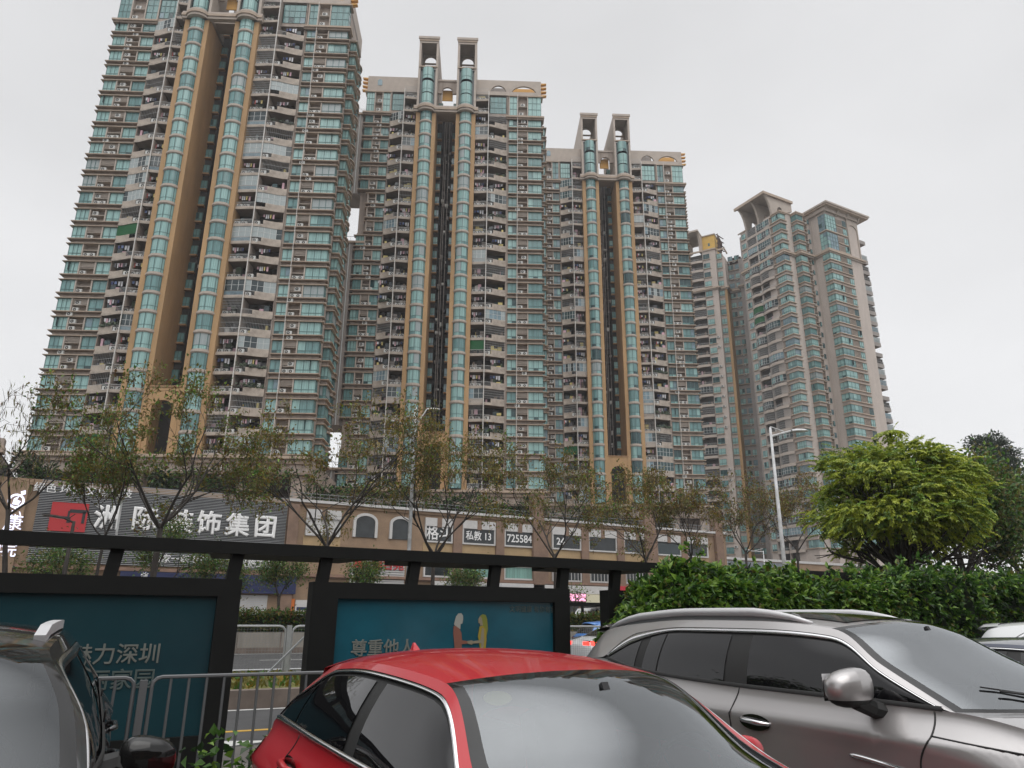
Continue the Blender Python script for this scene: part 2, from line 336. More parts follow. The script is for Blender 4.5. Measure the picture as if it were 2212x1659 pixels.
def main_tower(name, who, label, loc, right, left, c0, rsh, seed, link_left=None, curved_side=False):
    rg = random.Random(seed)
    root = thing(name, label, 'apartment tower', loc, R(-26), 'residential towers over the shopping podium')
    W = G(); shafts = []; rings = []; bays = []; recs = []; bals = []; acs = []; ledges = G(); LP = []; SB = []; CB = []; RC = []; tubes = []
    xo = c0+rsh+.78; xi = c0-rsh-.72          # outer and inner pilaster edges
    TZ = Z0+NF*FH
    for sg, bp in ((1, right), (-1, left)):
        pole, be, b0, b1, b2, b3 = bp
        X = lambda x: sg*x
        # dark balcony back walls, wall strip, bay wall, niche
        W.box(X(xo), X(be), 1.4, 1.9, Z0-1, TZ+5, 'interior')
        W.box(X(be), X(b0), .0, 2, Z0-1, TZ+5, 'wall')
        W.box(X(b0), X(b3-.05), .62, 2, Z0-1, TZ+.8, 'wall')
        W.box(X(pole-.06), X(pole+.06), -1.1, 1.4, Z0-1, TZ+5, 'wall')
        W.box(X(be-.1), X(be), -.25, 1.4, Z0-1, TZ+5, 'wall')
        W.box(X(b3-1.2), X(b3-.06), 1.0, 12, 12, TZ+5, 'wall')
        kinds = ['open', 'open', 'open', 'open', 'grille', 'grille', 'glass', 'glass', 'plants', 'net']
        T = {(k, p, q): None for k in kinds for p in 'AB' for q in range(3)}
        def bal(k, p):
            q = rg.randint(0, 2)
            if T[(k, p, q)] is None:
                g0 = balcony(k, p, xo, pole, be, seed*100+q*7+len(k)+(3 if p == 'A' else 0)); g = G(); g.merge(g0, flip=sg); T[(k, p, q)] = g
            return T[(k, p, q)]
        WT = {}
        def wt(key, w, cols, side, **kw):
            q = rg.randint(0, 5)
            if (key, q) not in WT:
                g = G(); g0 = win(w, 2.06, cols, seed*50+q*3+len(key)*17, side, **kw); g.merge(g0, flip=sg); WT[(key, q)] = g
            return WT[(key, q)]
        for j in range(NF):
            z = Z0+j*FH; ledges = G(); LP.append(ledges); sbl = G(); cbl = G(); SB.append(sbl); CB.append(cbl)
            hide_outer = link_left is not None and sg < 0 and not any(lo <= z < hi for lo, hi in link_left)
            xe = b2 if hide_outer else b3
            for p in 'AB':
                w = [3.5, 3.5, 3.5, 3.5, 3, 3, 1.8, 2.6, 1.8, .12]
                k = rg.choices(kinds, w)[0]
                if k == 'plants' and p == 'A': k = 'open'
                bals.append((bal(k, p), (0, 0, z), 0.))
                if k in ('open', 'plants') and rg.random() < .62:
                    a, b = (xo, pole) if p == 'A' else (pole, be)
                    x = a+.15 if sg > 0 else -(a+2.15)
                    tubes.append((x if p == 'A' else x+sg*.9, -.45 if p == 'A' else -.2, z+2.45, j, p, sg))
            # bay: ledges above and below, niche frame, windows
            ledges.box(X(b0-.1), X(xe+.42), -.48, .75, z+.33, z+.46, 'ledge'); ledges.box(X(b0-.05), X(xe+.34), -.36, .7, z+.24, z+.33, 'tan_dark')
            ledges.box(X(b0-.1), X(xe+.42), -.48, .75, z+2.53, z+2.63, 'ledge')
            ledges.box(X(b0+.02), X(xe-.02), .1, .6, z+2.63, z+3.24, 'wall')
            for x in (b1, b2): ledges.box(X(x-.09), X(x+.09), -.34, .62, z+.46, z+2.53, 'trim')
            ledges.box(X(b1+.09), X(b2-.09), -.25, .62, z+1.46, z+1.55, 'trim')
            if rg.random() < .6:
                for s in range(4): ledges.box(X(b1+.09), X(b2-.09), -.2, -.14, z+1.72+s*.19, z+1.82+s*.19, 'trim')
            na = rg.choice((1, 1, 2)); xx = b1+.15 if sg > 0 else -(b2-.15)
            for s in range(na): acs.append((AC, (xx+s*.88+rg.uniform(0, .05), -.2, z+.47), 0.))
            if rg.random() < .4: acs.append((AC, (xx+rg.uniform(0, .8), -.2, z+1.6), 0.))
            if rg.random() < .25: acs.append((AC, (xx+rg.uniform(-.9, .9), -.3, z+2.72), 0.))
            bays.append((wt('in', b1-.09-b0, (.5,), 0, y=-.1), (X(b0), 0, z+.465), 0.))
            if not hide_outer:
                bays.append((wt('out', b3-b2-.09, (.36, .68), 1, dd=1.1, y=-.1), (X(b2+.09), 0, z+.465), 0.))
            if not (sg < 0 and link_left is not None):
                # set-back bay round the corner
                sb2 = G(); SB.append(sb2); sb2.box(X(b3-.1), X(b3+1.3), 2.3, 6.2, z+.33, z+.46, 'ledge'); sbl.box(X(b3-.1), X(b3+1.3), 2.3, 6.2, z+2.53, z+2.63, 'ledge')
                sbl.box(X(b3-.1), X(b3+.85), 2.8, 5.8, z+2.63, z+3.33, 'wall')
                bays.append((wt('side', .95, (.5,), 1, dd=2.6, y=2.75), (X(b3), 0, z+.465), 0.))
                if curved_side and sg > 0:
                    n = 8; c = (b3-1.1, 9.0)
                    def arc(r, a0=-70, a1=95): return [(c[0]+r*math.cos(R(a0+(a1-a0)*i/n)), c[1]+r*math.sin(R(a0+(a1-a0)*i/n))) for i in range(n+1)]
                    for r, za, zb, m in ((2.2, .33, .46, 'ledge'), (2.2, 2.53, 2.63, 'ledge'), (1.8, 2.63, 3.33, 'wall')):
                        cbl.prism(arc(r)+[(b3-1.1, c[1]+r), (b3-1.1, c[1]-r)], z+za, z+zb, m)
                    q = arc(1.85)
                    for i in range(n): cbl.quad((*q[i], z+.46), (*q[i+1], z+.46), (*q[i+1], z+2.53), (*q[i], z+2.53), rg.choice(('g1', 'g2', 'g3', 'g2')))
                    for i in range(0, n+1, 2): cbl.box(q[i][0]-.05, q[i][0]+.05, q[i][1]-.05, q[i][1]+.05, z+.46, z+2.53, 'frame')
        # double-height floors and roof parapet
        ledges = G(); LP.append(ledges)
        ledges.box(X(be-.2), X(b3+.6), -.7, 1.5, TZ-.35, TZ, 'ledge'); ledges.box(X(be-.2), X(b3+.4), -.5, 1.5, TZ-.75, TZ-.35, 'tan_dark')
        W.box(X(pole+.1), X(be), -.1, 1.4, TZ, TZ+.7, 'wall'); W.box(X(b1), X(b2), .45, 2, TZ, TZ+5, 'wall')
        big = G(); big.merge(win(be-pole-.5, 3.9, (.25, .5, .75), seed+7, 0, rows=3, y=0), flip=sg); big2 = G(); big2.merge(win(b1-b0-.1, 4.4, (.5,), seed+8, 0, rows=3, y=0), flip=sg)
        big3 = G(); big3.merge(win(b3-b2-.1, 4.4, (.33, .66), seed+9, 1, dd=1.2, rows=3, y=0), flip=sg)
        bays += [(big, (X(pole+.3), -.12, TZ+.7), 0.), (big2, (X(b0+.02), -.12, TZ+.4), 0.), (big3, (X(b2+.1), -.12, TZ+.4), 0.)]
        W.box(X(b0), X(b3-.1), 0, 1.5, TZ, TZ+.4, 'wall'); ledges.box(X(b0-.2), X(b3+.4), -.4, 1.5, TZ+4.8, TZ+5.02, 'ledge')
        for x in (b0, b1, b2): ledges.box(X(x-.1), X(x+.1), -.3, .6, TZ, TZ+4.8, 'trim')
        ledges.box(X(b1+.1), X(b2-.1), -.2, .5, TZ+2.4, TZ+2.5, 'trim')
        for q in range(2): acs.append((AC, ((b1+.3 if sg > 0 else -b2+.3)+q*.3, -.2, TZ+.45+q*2.1), 0.))
        for k, p in (('grille', 'A'), ('open', 'A')): bals.append((bal(k, p), (0, 0, TZ+(0 if k == 'open' else 3)), 0.))
        PT = TZ+8.6
        def seg_arch(x0, x1, zb, rise, n=10): return [(x0+(x1-x0)*i/n, zb+rise*math.sin(math.pi*i/n)**.6) for i in range(n+1)]
        # parapet wall with two shallow arched openings
        o1 = (pole+.3, be-.2); o2 = (b0+.5, b3-1.0); cuts = [o1, o2]; plain = link_left is not None and sg < 0
        W.box(X(xo), X(b3), -.3, .1, TZ+5.02, TZ+5.9, 'trim')
        edges = [xo-.4, o1[0], o1[1], o2[0], o2[1], b3]
        for a, b in ((edges[0], edges[1]), (edges[2], edges[3]), (edges[4], edges[5])): W.box(X(a), X(b), -.3, .1, TZ+5.9, PT, 'trim')
        for a, b in cuts:
            top = [(X(x), z) for x, z in seg_arch(a, b, TZ+6.0, 1.35)]
            poly = top+[(X(b), PT), (X(a), PT)]
            if plain: W.box(X(a), X(b), -.3, .1, TZ+5.9, PT, 'trim'); continue
            W.ext_xz(poly, -.3, .1, 'trim'); W.box(X(a), X(b), 2.2, 2.4, TZ+5, TZ+8.75, 'yellow_fin' if a > b0 else 'wall_grey')
        if plain: W.ext_xz([(X(b1+.3), TZ+6.4), (X(b2-.3), TZ+6.4)]+[(X((b1+b2)/2+((b2-b1)/2-.3)*math.cos(math.pi*i/10)), TZ+7.4+.5*math.sin(math.pi*i/10)) for i in range(11)], -.34, -.3, 'g5')
        W.box(X(xo-.4), X(b3), .1, 12, TZ+5.02, TZ+5.6, 'wall_grey')
        W.box(X(b3-.3), X(b3), .1, 12, TZ+5.6, PT, 'trim')
        fins = G()
        for i in range(4): fins.ext_xz([(X(b3), TZ+5.4+i*.95), (X(b3+1.15), TZ+5.62+i*.95), (X(b3+1.15), TZ+5.8+i*.95), (X(b3), TZ+5.75+i*.95)], .2, .9, 'yellow_fin')
        fins.build('roof_fin', root)
        # orange pilasters, glazed shaft and its rings
        for a, b, nm in ((c0+rsh-.02, xo, 1), (xi, c0-rsh+.02, 2)):
            g = G(); g.box(X(a), X(b), -1.6, 5.2 if nm == 2 else 1.6, Z0-.5, TZ-.3, 'ochre'); g.build('pilaster', root)
        n = 10
        def arc(r, d): return [(X(c0+r*math.cos(math.pi*i/n)), -1.35-d*math.sin(math.pi*i/n)) for i in range(n+1)]
        ring = G()
        for r, d, a, b in ((rsh+.14, 1.12, -.2, .1), (rsh+.05, 1.02, .1, .24), (rsh+.05, 1.02, -.32, -.2)): ring.prism(arc(r, d)+[(X(c0-r), -1.2), (X(c0+r), -1.2)], a, b, 'trim')
        sh = []
        for q in range(6):
            g = G(); rq = random.Random(seed*9+q); mm = pick_glass(rq) if q else 'g4'
            if q in (1, 2, 3): mm = ('g1', 'g1', 'g2')[q-1]
            p = arc(rsh-.05, .9); cut = [0, 2, 5, 8, 10]
            for ci in range(4):
                for z0, z1 in ((.1, .85), (.85, 2.8)):
                    m = mm if rq.random() < .75 else pick_glass(rq)
                    for i in range(cut[ci], cut[ci+1]): g.quad((*p[i], z0), (*p[i+1], z0), (*p[i+1], z1), (*p[i], z1), m)
            for i in cut: g.box(p[i][0]-.045, p[i][0]+.045, p[i][1]-.05, p[i][1]+.05, .1, 2.8, 'frame')
            for z in (.85,):
                for i in range(n): g.bar((*p[i], z), (*p[i+1], z), .07, .06, 'frame')
            sh.append(g)
        for j in range(NF):
            z = Z0+j*FH
            shafts.append((rg.choices(sh, [1, 8, 8, 8, 3, 3])[0], (0, 0, z), 0.)); rings.append((ring, (0, 0, z+FH), 0.))
        for j in range(3): shafts.append((sh[1 + j % 2], (0, 0, TZ+.75+j*2.95+.35*(j > 1)), 0.))
        # portal frame over the shaft, open at the front with an arch behind
        pf = G(); wa = c0-rsh-.75; wb = xo; PB, PP = TZ+.3, TZ+17.2
        for a in (wa, wb-.42):
            n2 = 12
            def side(x0, x1, m='trim'):
                # long side wall with an arched opening towards the roof
                oy0, oy1, zb, zt = 5.2, 8.2, TZ+7, TZ+11.5
                pf.box(X(x0), X(x1), -1.7, oy0, PB, PP, m); pf.box(X(x0), X(x1), oy1, 13, PB, PP, m)
                top = [(oy0+(oy1-oy0)*i/n2, zt+1.4*math.sin(math.pi*i/n2)) for i in range(n2+1)]
                poly = top+[(oy1, PP), (oy0, PP)]
                k = len(poly); pf.add([(X(x0), y, z) for y, z in poly]+[(X(x1), y, z) for y, z in poly], [tuple(range(k)), tuple(range(2*k-1, k-1, -1))]+[(i, k+i, k+(i+1)%k, (i+1)%k) for i in range(k)], m)
            side(a, a+.42)
        pf.box(X(wa+.42), X(wb-.42), -1.5, 2.6, PP-.3, PP-.02, 'trim')
        for q, (dy, za, zb) in enumerate(((0, -.3, .25), (.15, -.75, -.3), (.3, -1.2, -.75))): pf.box(X(wa-.2+dy), X(wb+.2-dy), -2.05+dy, -1.7, PP+za, PP+zb, 'trim' if q != 1 else 'ledge')
        a, b = wa+.42, wb-.42; mx = (a+b)/2; rr = (b-a)/2-.35; zs = TZ+15.4
        arch = [(X(a), TZ+13.0), (X(mx-rr), TZ+13.0)]+[(X(mx-rr*math.cos(math.pi*i/12)), zs+rr*math.sin(math.pi*i/12)) for i in range(13)]+[(X(mx+rr), TZ+13.0), (X(b), TZ+13.0), (X(b), PP-.02), (X(a), PP-.02)]
        pf.ext_xz(arch, 2.6, 3.1, 'trim'); pf.box(X(a), X(b), 2.4, 2.6, TZ+14.3, TZ+14.65, 'ledge')
        pf.box(X(wa+.1), X(wb-.1), -1.85, -1.3, TZ+10.0, TZ+10.3, 'ledge')
        pf.box(X(a), X(b), -1.2, -.9, PB, TZ+10.0, 'gdark')
        pf.build('portal_frame', root)
        # recess windows with ochre sills
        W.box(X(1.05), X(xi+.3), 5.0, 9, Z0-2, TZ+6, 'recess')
        for j in range(NF+2):
            z = Z0+j*FH+(1.2 if j >= NF else 0); rc = G(); RC.append(rc)
            q = rg.randint(0, 3); key = 'rec%d%d' % (q, 0)
            if key not in WT:
                g = G(); g.merge(win(xi-1.15, 1.55, (.5,), seed*3+q, -1, dd=.4, y=4.65), flip=sg); WT[key] = g
            recs.append((WT[key], (X(1.12), 0, z+.75), 0.))
            rc.box(X(1.05), X(xi), 4.4, 5.0, z+.45, z+.72, 'ochre_dark')
        if sg > 0: g = G(); g.tube([(X(b1-.02), -.62, Z0-3), (X(b1-.02), -.62, TZ+5)], .05, 'pipe_white', 6); g.build('drainpipe', root)
        g = G(); g.tube([(X(pole), -1.42, Z0-3), (X(pole), -1.42, TZ+5)], .085, 'pipe_white', 6); g.build('drainpipe', root)
    # recess: dark shaft, pipes, cross beams
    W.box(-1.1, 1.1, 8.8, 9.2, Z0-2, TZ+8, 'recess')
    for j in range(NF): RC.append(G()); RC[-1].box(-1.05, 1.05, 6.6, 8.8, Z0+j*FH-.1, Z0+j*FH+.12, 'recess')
    pp = G(); cl = G()
    for x in (-.5, -.15, .45): pp.tube([(x, 5.2, Z0), (x, 5.2, TZ+3)], .08, 'wall_grey', 6)
    for j in range(NF):
        for q in range(3):
            x = rg.uniform(-1, .5); zz = Z0+j*FH+rg.random()*2; cl.box(x, x+rg.uniform(.2, .6), 5.3, 5.9, zz, zz+rg.uniform(.2, .9), rg.choice(('dark', 'wall_grey', 'interior', 'ac', 'cloth4', 'gdark')))
    pp.build('drainpipe', root); cl.build('service_riser', root)
    # cornice across shafts and recess, arch at the foot, roof bridge between the portals
    cg = G(); n = 14
    for dy, za, zb, m in ((.35, TZ-.7, TZ-.25, 'trim'), (.55, TZ-.25, TZ+.2, 'ledge'), (.28, TZ+.2, TZ+.75, 'trim')):
        cg.box(-xo-.5, xo+.5, -1.65-dy, -1.2, za, zb, m)
        for sg in (1, -1):
            r = rsh+.15+dy; cg.prism([(sg*c0+r*math.cos(math.pi*i/n), -1.6-(1.0+dy)*math.sin(math.pi*i/n)) for i in range(n+1)], za, zb, m)
    cg.build('cornice', root)
    ag = G(); aw = 1.45; zsp = Z0+6.3; zt = Z0+9.6
    ag.ext_xz([(-xi-.02, Z0-.5), (-aw, Z0-.5), (-aw, zsp)]+[(-aw*math.cos(math.pi*i/14), zsp+aw*math.sin(math.pi*i/14)) for i in range(15)]+[(aw, zsp), (aw, Z0-.5), (xi+.02, Z0-.5), (xi+.02, zt), (-xi-.02, zt)], -1.5, -.9, 'ochre')
    ag.box(-xi-.2, xi+.2, -1.62, -.8, zt, zt+.25, 'ochre_dark'); ag.box(-xi, xi, 3, 3.2, Z0-.5, zt, 'dark')
    ag.build('arch', root)
    br = G(); br.box(-xi, xi, .5, 3, TZ+.7, TZ+1.6, 'trim'); br.box(-xi, xi, 0, 1, TZ+8.2, TZ+8.6, 'trim')
    rr = 1.05
    br.ext_xz([(-xi, TZ+5.4), (-rr, TZ+5.4)]+[(-rr*math.cos(math.pi*i/12), TZ+5.9+rr*math.sin(math.pi*i/12)) for i in range(13)]+[(rr, TZ+5.4), (xi, TZ+5.4), (xi, TZ+8.2), (-xi, TZ+8.2)], .2, .6, 'wall')
    br.box(-rr, rr, 1.5, 1.7, TZ+4.7, TZ+7.2, 'yellow_fin'); br.build('roof_arch', root)
    # base: transfer band on columns
    L, Rr = -(left[5] if link_left is None else left[4]), right[5]
    bg = G()
    bg.box(L-.4, Rr+.4, -1.4, 18, 20.4, Z0-.3, 'wall')
    for a, b, o in ((22.6, 23.0, .45), (21.9, 22.25, .3), (20.4, 20.7, .25)): bg.box(L-.4-o, Rr+.4+o, -1.4-o, 0, a, b, 'tan_dark' if o < .4 else 'ledge')
    bg.box(L+1, Rr-1, 2.0, 17, 12, 20.4, 'dark')
    k = 6
    for i in range(k):
        x = L+1+(Rr-L-2)*i/(k-1); bg.box(x-.9, x+.9, -1.0, 1.0, 12, 20.4, 'wall')
    bg.build('base_storey', root)
    if link_left is not None:
        lg = G(); b3 = left[5]; le = b3+6.5
        for lo, hi in link_left:
            lg.box(-le, -left[4]-.1, .7, 5.5, lo, hi, 'wall_grey'); lg.box(-le, -b3-.5, .1, .7, lo, hi, 'wall_grey')
            lg.box(-le-.2, -left[4], -.3, 5.6, hi-.05, hi+.35, 'ledge')
            lg.tube([(-b3-1.1, .0, lo), (-b3-1.1, .0, hi)], .09, 'frame_pale', 6)
            for i in range(7): lg.box(-le+i*1.1, -le+i*1.1+.04, -.1, -.06, hi+.35, hi+1.3, 'grille')
            lg.box(-le, -left[4], -.1, -.06, hi+1.25, hi+1.32, 'grille')
        lg.build('link_block', root)
    W.box(-(left[5] if link_left is None else left[4])+.2, right[5]-1.2, 9.2, 12, 12, TZ+5, 'wall')
    for sg, bp in ((1, right), (-1, left if link_left is None else left[:5]+(left[4]+1.2,))): W.box(sg*(xi+.3), sg*(bp[5]-1.2), 2.0, 9.2, 12, TZ+5, 'wall')
    W.build('wall', root)
    for nm, ll in (('bay_ledge', LP), ('side_bay_ledge', SB), ('curved_bay', CB), ('recess_sill', RC)):
        for l in ll:
            if l.f: l.build(nm, root)
    emit(root, 'bay_window', bays); emit(root, 'shaft_window', shafts); emit(root, 'shaft_ring', rings); emit(root, 'recess_window', recs)
    emit(root, 'balcony', bals); emit(root, 'air_conditioner', acs)
    # washing hung out on the open balconies: things of their own
    M4 = Matrix.Translation(root.location) @ Matrix.Rotation(R(-26), 4, 'Z')
    rg.shuffle(tubes)
    for i, (x, y, z, j, p, sg) in enumerate(tubes[:58]):
        o = link('hanging_laundry', LAUNDRY[(i*3+j) % 5].to_mesh('hanging_laundry'), None, M4 @ Vector((x, y, z)), R(-26))
        pos = ('right' if sg > 0 else 'left')+' side, '+('next to the ochre pilaster' if p == 'A' else 'next to the bay windows')
        tag(o, 'washing on %s, %s row up, %s' % (who, ORD[j], pos), 'laundry', 'washing hung out on balconies')
    return root
main_tower('apartment_tower', 'the left tower', 'beige apartment tower standing leftmost and nearest, its top cut off by the picture', Vector((4.62, 112.35, 0)),
           (9.2, 13.5, 13.85, 15.5, 17.5, 20.7), (7.95, 11.5, 11.55, 13.7, 16.05, 18.2), 4.12, 1.25, 3, None, True)
main_tower('apartment_tower', 'the middle tower', 'beige apartment tower in the middle of the three, whole roof and twin portals showing', Vector((46.69, 114.97, -.9)),
           (8.4, 12.1, 12.5, 14.2, 16.2, 18.9), (8.3, 11.0, 11.15, 12.75, 14.25, 15.9), 3.87, 1.18, 5, [(12, 26.4), (34.2, 69.2), (79.8, 97.6)])
main_tower('apartment_tower', 'the third tower', 'beige apartment tower third from the left, small plant growing on its roof parapet', Vector((89.55, 120.76, .6)),
           (8.1, 11.7, 12.0, 13.6, 15.5, 18.1), (8.1, 10.8, 11.0, 12.6, 14.1, 15.8), 3.84, 1.15, 9, [(24, 97.6)])
# ---------------------------------------------------------------- the two towers at the right, seen on the corner
def rot_tpl(*a, **k): return win(*a, **k)
def simple_balcony(w, kind, seed, bulge=.9):
    """balcony along local x 0..w, front towards -y"""
    rg = random.Random(seed); g = G(); n = 8
    f = lambda x: -bulge*math.sin(math.pi*(.12+.76*x/w))
    def strip(x0, x1, z0, z1, off, th, m, k=n):
        q = [x0+(x1-x0)*i/k for i in range(k+1)]; g.prism([(x, f(x)+off) for x in q]+[(x, f(x)+off+th) for x in q[::-1]], z0, z1, m)
    g.prism([(w*i/n, f(w*i/n)) for i in range(n+1)]+[(w, 1.3), (0, 1.3)], -.15, .05, 'tan_dark'); strip(0, w, -.25, .5, -.05, .14, 'trim')
    for i in range(int(w/.2)+1): g.box(i*.2-.012, i*.2+.012, f(min(w, i*.2))+.02, f(min(w, i*.2))+.05, .5, 1.05, 'grille')
    strip(0, w, 1.03, 1.09, 0, .05, 'grille')
    if kind == 'glass':
        k = 6; m = rg.choice(('g5', 'g3', 'g4', 'gdark'))
        for i in range(k):
            a, b = w*i/k, w*(i+1)/k; g.quad((a, f(a)+.06, 1.05), (b, f(b)+.06, 1.05), (b, f(b)+.06, 2.8), (a, f(a)+.06, 2.8), m if rg.random() < .8 else 'g2'); g.box(a-.03, a+.03, f(a)+.02, f(a)+.1, 1.05, 2.8, 'frame_pale')
        strip(0, w, 1.85, 1.9, .03, .05, 'frame_pale')
    elif kind == 'grille':
        for i in range(int(w/.2)+1): g.box(i*.2-.012, i*.2+.012, f(min(w, i*.2))+.05, f(min(w, i*.2))+.08, 1.05, 2.8, 'grille')
        for z in (1.6, 2.2, 2.75): strip(0, w, z, z+.04, .05, .04, 'grille')
    elif kind == 'net': strip(0, w, 1.05, 2.8, .05, .02, 'net')
    else:
        for i in range(4): x = rg.uniform(.2, w-.8); g.box(x, x+rg.uniform(.3, .6), .2, .8, .1, rg.uniform(.8, 1.9), rg.choice(('gdark', 'tan_dark', 'cloth4', 'cloth3', 'ac', 'g3')))
    return g
def louver(w, h):
    g = G(); g.box(0, w, -.02, .02, 0, h, 'tan_dark')
    for i in range(5): g.box(0, w, -.12, -.04, h*(.06+.19*i), h*(.06+.19*i)+.12, 'trim')
    for x in (0, w-.1): g.box(x, x+.1, -.16, 0, 0, h, 'trim')
    return g
QL = -math.pi/2
def band(g, pts, out, z0, z1, m):
    """cornice along a plan polyline; pts ordered so the outside is on the right-hand side when walking"""
    k = len(pts); P = [Vector((x, y)) for x, y in pts]; off = []
    for i in range(k):
        d0 = (P[i]-P[i-1]).normalized() if i else None; d1 = (P[i+1]-P[i]).normalized() if i < k-1 else None
        nn = [Vector((d.y, -d.x)) for d in (d0, d1) if d is not None]
        o = nn[0] if len(nn) == 1 else (nn[0]+nn[1])/max(.3, 1+nn[0].dot(nn[1]))
        off.append(P[i]+o*out)
    for i in range(k-1):
        q = [P[i], P[i+1], off[i+1], off[i]]; g.prism([(p.x, p.y) for p in q], z0, z1, m)
def corner_tower():
    rg = random.Random(21)
    root = thing('apartment_tower', 'corner apartment tower at the right, hipped roof slab on its right wing', 'apartment tower', (150.5, 123.5, 0), 0, 'towers beyond the podium')
    W = G(); L = G(); wins = []; bals = []; acs = []; rw = []
    TZ, FH2 = 97.5, 3.06
    H1 = 110.4
    # walls: left face u=0, right faces stepping forward
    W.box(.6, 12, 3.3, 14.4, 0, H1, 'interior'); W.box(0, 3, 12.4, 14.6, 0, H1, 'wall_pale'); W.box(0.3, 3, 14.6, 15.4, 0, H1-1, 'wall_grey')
    W.box(0, .7, 8.6, 8.95, 0, H1, 'wall_pale'); W.box(.05, 5, -.0, 3.7, 0, H1, 'wall_pale'); W.box(0, 4.5, .02, 6, 0, H1, 'wall_pale')
    W.box(4.5, 7.2, -1.75, 6, 0, H1, 'wall_pale'); W.box(7.2, 10.1, -.6, 6, 0, H1-1, 'ochre'); W.box(8.7, 10.1, -1.4, 6, 0, H1-1, 'wall_pale')
    W.box(10.1, 23.4, -6.45, 10, 0, 109.6, 'wall_pale'); W.box(12, 26, 8, 14, 0, 105, 'wall_pale')
    L0 = L; LP = []
    for j in range(30):
        def LG(nm):
            q = G(); LP.append((nm, q)); return q
        z = TZ-FH2*(j+1) if j < 26 else TZ+.35+FH2*(j-26)
        up = j >= 26
        # corner bay C and step bay D, with wrapped glass
        wins.append((win(2.75, 1.85, (.25, .5, .75), 300+rg.randint(0, 7), 1, dd=2.1, y=-.2), (0, 2.72, z+.6), QL))
        wins.append((win(1.75, 1.85, (.5,), 320+rg.randint(0, 7), 1, dd=2.5, y=-.2), (4.5, -.08, z+.6), QL))
        for a, b, m in ((.36, .58, 'ledge'), (2.46, 2.6, 'ledge')):
            L1, L2 = LG('corner_ledge'), LG('step_ledge'); band(L1, [(0, 3.6), (0, -.02), (2.2, -.02)], .42, z+a, z+b, m); band(L2, [(4.5, 0), (4.5, -1.77), (7.15, -1.77)], .42, z+a, z+b, m)
        wins.append((win(1.5, 1.75, (.5,), 340+rg.randint(0, 5), 0, y=-.1), (0, 14.25, z+.62), QL)); band(LG('window_ledge'), [(0, 14.5), (0, 12.5)], .35, z+.4, z+.6, 'ledge')
        acs.append((louver(.95, 1.8), (-.02, 3.62, z+.6), QL))
        for v1, w in ((12.4, 3.6), (8.6, 4.9)):
            k = rg.choices(('open', 'glass', 'grille', 'net'), (4, 4, 3, .6))[0]
            bals.append((simple_balcony(w, k, rg.randint(0, 6)*7+int(w), .9 if not up else .12), (0, v1, z), QL))
        # air-conditioner shelves, small dark window
        LG('service_shelf').box(7.2, 8.6, -1.9, -.5, z+.3, z+.42, 'ledge'); LG('service_shelf').box(7.2, 8.6, -1.9, -.5, z+1.5, z+1.6, 'ledge')
        if rg.random() < .8: acs.append((AC, (7.35+rg.random()*.4, -1.7, z+.42), 0.))
        rw.append((win(.8, 1.3, (.5,), 360+rg.randint(0, 3), 0, y=-.05), (8.95, -1.42, z+.9), 0.))
        if not up:
            wins.append((win(2.1, 1.9, (.5,), 370+rg.randint(0, 7), 0, y=-.2), (10.1, -4.4, z+.6), QL)); wins.append((win(4.2, 1.9, (.33, .66), 390+rg.randint(0, 7), -1, dd=.3, y=-.25), (9.9, -6.45, z+.6), 0.))
            acs.append((louver(2.4, 1.85), (14.35, -6.5, z+.6), 0.)); wins.append((win(1.6, 1.9, (.5,), 410+rg.randint(0, 7), 1, dd=.2, y=-.2), (16.9, -6.45, z+.6), 0.))
            for a, b, m in ((.36, .58, 'ledge'), (2.5, 2.64, 'ledge')): band(LG('bay_ledge'), [(10.1, -4.3), (10.1, -6.45), (18.6, -6.45)], .42, z+a, z+b, m)
        if j < 26 or j % 2 == 0:      # balconies sticking out beyond the right-hand edge
            g = G(); g.box(0, 3.3, 0, 4.2, -.2, .05, 'tan_dark'); g.box(0, 3.35, -.08, .06, -.25, .85, 'wall_grey'); g.box(3.25, 3.35, 0, 4.2, -.25, .85, 'wall_grey')
            k = rg.random()
            if k < .75:
                for i in range(6): g.box(i*.63, i*.63+.04, -.02, .03, .85, 2.4 if k < .5 else 1.5, 'grille'); g.box(3.26, 3.3, i*.8, i*.8+.04, .85, 2.4 if k < .5 else 1.5, 'grille')
                for zz in ((1.5, 2.4) if k < .5 else (1.5,)): g.box(0, 3.32, -.02, .03, zz-.05, zz, 'grille'); g.box(3.27, 3.32, 0, 4.2, zz-.05, zz, 'grille')
                g.quad((.05, .1, .9), (3.2, .1, .9), (3.2, .1, 2.3), (.05, .1, 2.3), rg.choice(('g4', 'g5', 'interior')))
            g.merge(AC, (.8, .2, .1)); bals.append((g, (23.4, -6.0, z), 0.))
    L = L0; LX = G(); LP.append(('bay_ledge', LX))
    # double-height glazing under the hipped roof
    for i, z in enumerate((TZ+.8, TZ+6.4)):
        wins.append((win(2.1, 4.9, (.5,), 430+i, 0, rows=4, y=-.2), (10.1, -4.4, z), QL)); wins.append((win(4.2, 4.9, (.25, .5, .75), 435+i, -1, dd=.3, rows=4, y=-.25), (9.9, -6.45, z), 0.))
        for q in range(2):
            acs.append((louver(2.4, 1.9), (14.35, -6.5, z+.2+q*2.6), 0.)); wins.append((win(1.6, 1.9, (.5,), 440+i*2+q, 0, y=-.2), (16.9, -6.45, z+.2+q*2.6), 0.))
            band(LX, [(14.3, -6.45), (18.6, -6.45)], .35, z-.1+q*2.6, z+.12+q*2.6, 'ledge')
        band(LX, [(10.1, -4.3), (10.1, -6.45), (18.6, -6.45)], .42, z-.3, z-.02, 'ledge')
